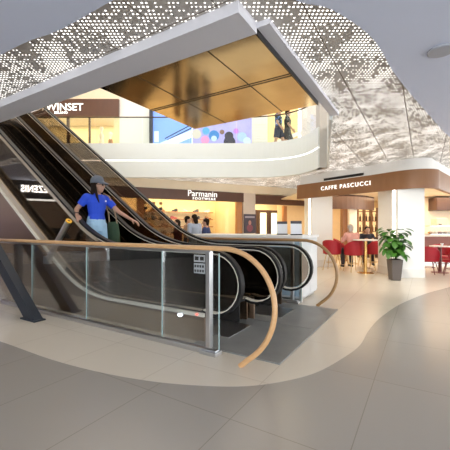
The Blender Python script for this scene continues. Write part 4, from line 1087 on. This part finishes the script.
# tote bag hanging at her far side
def W(x, y, z): return Matrix.Translation(P(WU, WW, WZ)) @ Matrix.Rotation(TH, 4, 'Z') @ Matrix.Scale(wk, 4) @ V3(x, y, z)
bg = thing('tote_bag', 'dark green cloth shoulder bag hanging beside the woman in blue', 'bag', W(.14, .22, .55))
GREENB = mat('bag_green', (0.045, 0.085, 0.045), 0.85, var=0.2, scale=14)
m = MB().rings([((.10, .27, .58), .12, .045), ((.10, .27, .64), .155, .065), ((.10, .27, .80), .145, .055), ((.09, .27, .97), .125, .03), ((.09, .27, .99), .12, .022)])
MX = Matrix.Translation(P(WU, WW, WZ)) @ Matrix.Rotation(TH, 4, 'Z') @ Matrix.Scale(wk, 4)
put('bag_body', m.xf(MX), GREENB, bg, smooth=True)
put('strap', MB().tube([W(.20, .265, .96), W(.16, .25, 1.15), W(.10, .18, 1.42), W(.02, .13, 1.475), W(-.06, .16, 1.42), W(-.02, .26, 1.15), W(.0, .265, .97)], .012, 6), mat('strap_tan', (0.35, 0.24, 0.16), 0.7), bg, smooth=True)

# ---- shoppers in front of the shoe shop
def floorpt(px, D): return Vector(((px-225)/F*D, D, 0))
gp = 'shoppers before the shoe shop'
person('person', 'woman with dark bobbed hair in a pale blue top before the shoe shop', floorpt(194.5, 9.7), 2.3, 1.71, dict(look=.2), shirt=(.42, .50, .66), hair='bob', female=True, sleeve=1.5, group=gp)
person('person', 'man with short dark hair facing the bob-haired woman before the shoe shop', floorpt(187.3, 10.3), 0.2, 1.68, None, shirt=(.45, .30, .22), hair='short', sleeve=.8, group=gp)
person('person', 'man in a navy top walking alone nearest the shoe shop poster', floorpt(206.3, 8.9), 2.9, 1.57, None, shirt=(.03, .05, .15), hair='short', sleeve=.7, group=gp)
person('person', 'dark haired shopper in maroon clothes seen through the far escalator handrail', floorpt(177.5, 9.3), -2.6, 1.55, None, shirt=(.06, .015, .018), hair='long', female=True, sleeve=1.6, group=gp)
# ---- upstairs pair
def floral():
    m, n, b = nt('floral_shirt'); tc = N(n, 'ShaderNodeTexCoord'); v = N(n, 'ShaderNodeTexVoronoi'); v.inputs['Scale'].default_value = 16
    n.links.new(tc.outputs['Object'], v.inputs['Vector'])
    cr = N(n, 'ShaderNodeValToRGB'); cr.color_ramp.interpolation = 'CONSTANT'
    e = cr.color_ramp.elements; e[0].color = (.02, .03, .09, 1); e[1].position = .35; e[1].color = (.10, .20, .55, 1)
    for p_, c_ in ((.6, (.02, .05, .05, 1)), (.8, (.55, .62, .75, 1))):
        x = e.new(p_); x.color = c_
    n.links.new(v.outputs['Color'], cr.inputs[0]); n.links.new(cr.outputs[0], b.inputs['Base Color']); b.inputs['Roughness'].default_value = .8
    return m
gu = 'strolling pair on the upper level'
walk = dict(kl=V3(.14, .10, .52), al=V3(.20, .10, .09), kr=V3(-.06, -.10, .50), ar=V3(-.26, -.10, .12), el=V3(-.10, .22, 1.12), wl=V3(.0, .24, .90), er=V3(.06, -.22, 1.12), wr=V3(.20, -.22, .93))
person('person', 'stroller in a blue flowered shirt behind the upper balcony edge', (53.5/F*12.3, 12.3, ZU), -0.6, 1.74, walk, shirtm=floral(), legs=('shorts', (.03, .04, .08), .75), hair='short', sleeve=.7, group=gu)
person('person', 'stroller in a black shirt and dark shorts behind the upper balcony edge', (62.5/F*12.6, 12.6, ZU), -0.3, 1.78, walk, shirt=(.012, .012, .014), legs=('shorts', (.05, .05, .06), .8), hair='short', sleeve=.8, group=gu)
# ---- seated in the cafe
q = onfloor(353.5, 271.5)
sit = dict(pel=V3(0, 0, .66), ch=V3(.07, 0, 1.02), nk=V3(.13, 0, 1.17), hd=V3(.18, 0, 1.28), sl=V3(.09, .18, 1.10), sr=V3(.09, -.18, 1.10), el=V3(.20, .25, .88), er=V3(.20, -.25, .88), wl=V3(.40, .16, .95), wr=V3(.40, -.16, .95),
    hl=V3(.03, .09, .66), hr=V3(.03, -.09, .66), kl=V3(.38, .14, .62), kr=V3(.38, -.14, .62), al=V3(.34, .14, .18), ar=V3(.34, -.14, .18))
person('person', 'cafe customer with grey hair and pink shirt seen from behind on a red chair', q, 1.75, 1.73, sit, shirt=(.72, .36, .30), legs=('trousers', (.04, .035, .04)), hair='short', hairm=HAIRG, sleeve=.95)
q2 = onfloor(366, 267)
tub_chair('red tub chair under the dark-clad customer behind the tall table', q2, -1.75, 0.56, 0.94, g1, LEGB)
person('person', 'cafe customer in a dark navy jacket sitting behind the tall table', q2, -1.75, 1.66, sit, shirt=(.02, .022, .035), legs=('trousers', (.03, .03, .04)), hair='short', sleeve=1.7)

# ================================================================== LIGHTS
def area(name, loc, size, e, col, rot=(0, 0, 0), sy=None, spread=None):
    l = bpy.data.lights.new(name, 'AREA'); l.energy = e; l.color = col; l.size = size
    if spread: l.spread = spread
    if sy: l.shape = 'RECTANGLE'; l.size_y = sy
    o = bpy.data.objects.new(name, l); C.objects.link(o); o.location = loc; o.rotation_euler = rot
    return o
ang = math.atan2(SD.y, SD.x)
q = S((T0+T1)/2, 1.4, 3.0); area('shoe_shop_ceiling_light', q, 6.0, 100, (1, .76, .42), (0, 0, ang), 1.8)
q = S((T2+T3)/2, .75, 2.6); area('showroom_ceiling_light', q, 3.0, 45, (1, .80, .50), (0, 0, ang), 1.0)
area('cafe_ceiling_light', (5.2, 12.3, 2.5), 2.4, 60, (1, .78, .52), (0, 0, 0), 3.0)
area('cafe_service_light', (8.0, 11.9, 2.5), 2.4, 60, (1, .80, .58), (0, 0, 0), 2.0)
area('upper_shop_light', (-6.8, 16.2, 6.65), 5.0, 42, (1, .78, .44), (0, 0, 0), 1.6)
area('upper_hall_light', (-2, 12.8, 7.9), 9.0, 75, (1, .95, .88), (0, 0, 0), 3.0)
area('atrium_light', (-3.5, 7.5, 7.9), 5.0, 90, (1, .97, .93), (0, 0, 0), 4.0)
area('upper_nook_light', (2.6, 14.6, 7.6), 1.4, 22, (1, .80, .50), (0, 0, 0), 1.4)
area('left_shop_light', (-11.3, 6.2, 3.07), 0.6, 60, (1, .78, .60), (0, 0, 0), 5.5)
area('cafe_front_fill', (3.0, 5.6, 3.02), 0.6, 14, (1, .95, .86), (math.radians(48), 0, math.radians(-28)), None, 1.35)  # added fill with no fitting in the ceiling, brightens the white pillars and floor
w = bpy.data.worlds.new('world'); sc.world = w; w.use_nodes = True
w.node_tree.nodes['Background'].inputs[0].default_value = (0.95, 0.98, 0.98, 1); w.node_tree.nodes['Background'].inputs[1].default_value = 2.2

# ================================================================== CAMERA
cd = bpy.data.cameras.new('camera'); cam = bpy.data.objects.new('camera', cd); C.objects.link(cam)
cd.sensor_width = 36; cd.lens = F/450*36; cd.shift_y = (HOR-225)/450; cd.clip_start = 0.05
cam.location = (0, 0, CAMZ); cam.rotation_euler = (PI/2, 0, 0); sc.camera = cam
sc.view_settings.view_transform = 'Standard'; sc.view_settings.look = 'None'; sc.view_settings.gamma = 1; sc.view_settings.use_curve_mapping = False
sc.view_settings.exposure = 0.92
sc.cycles.transparent_max_bounces = 24
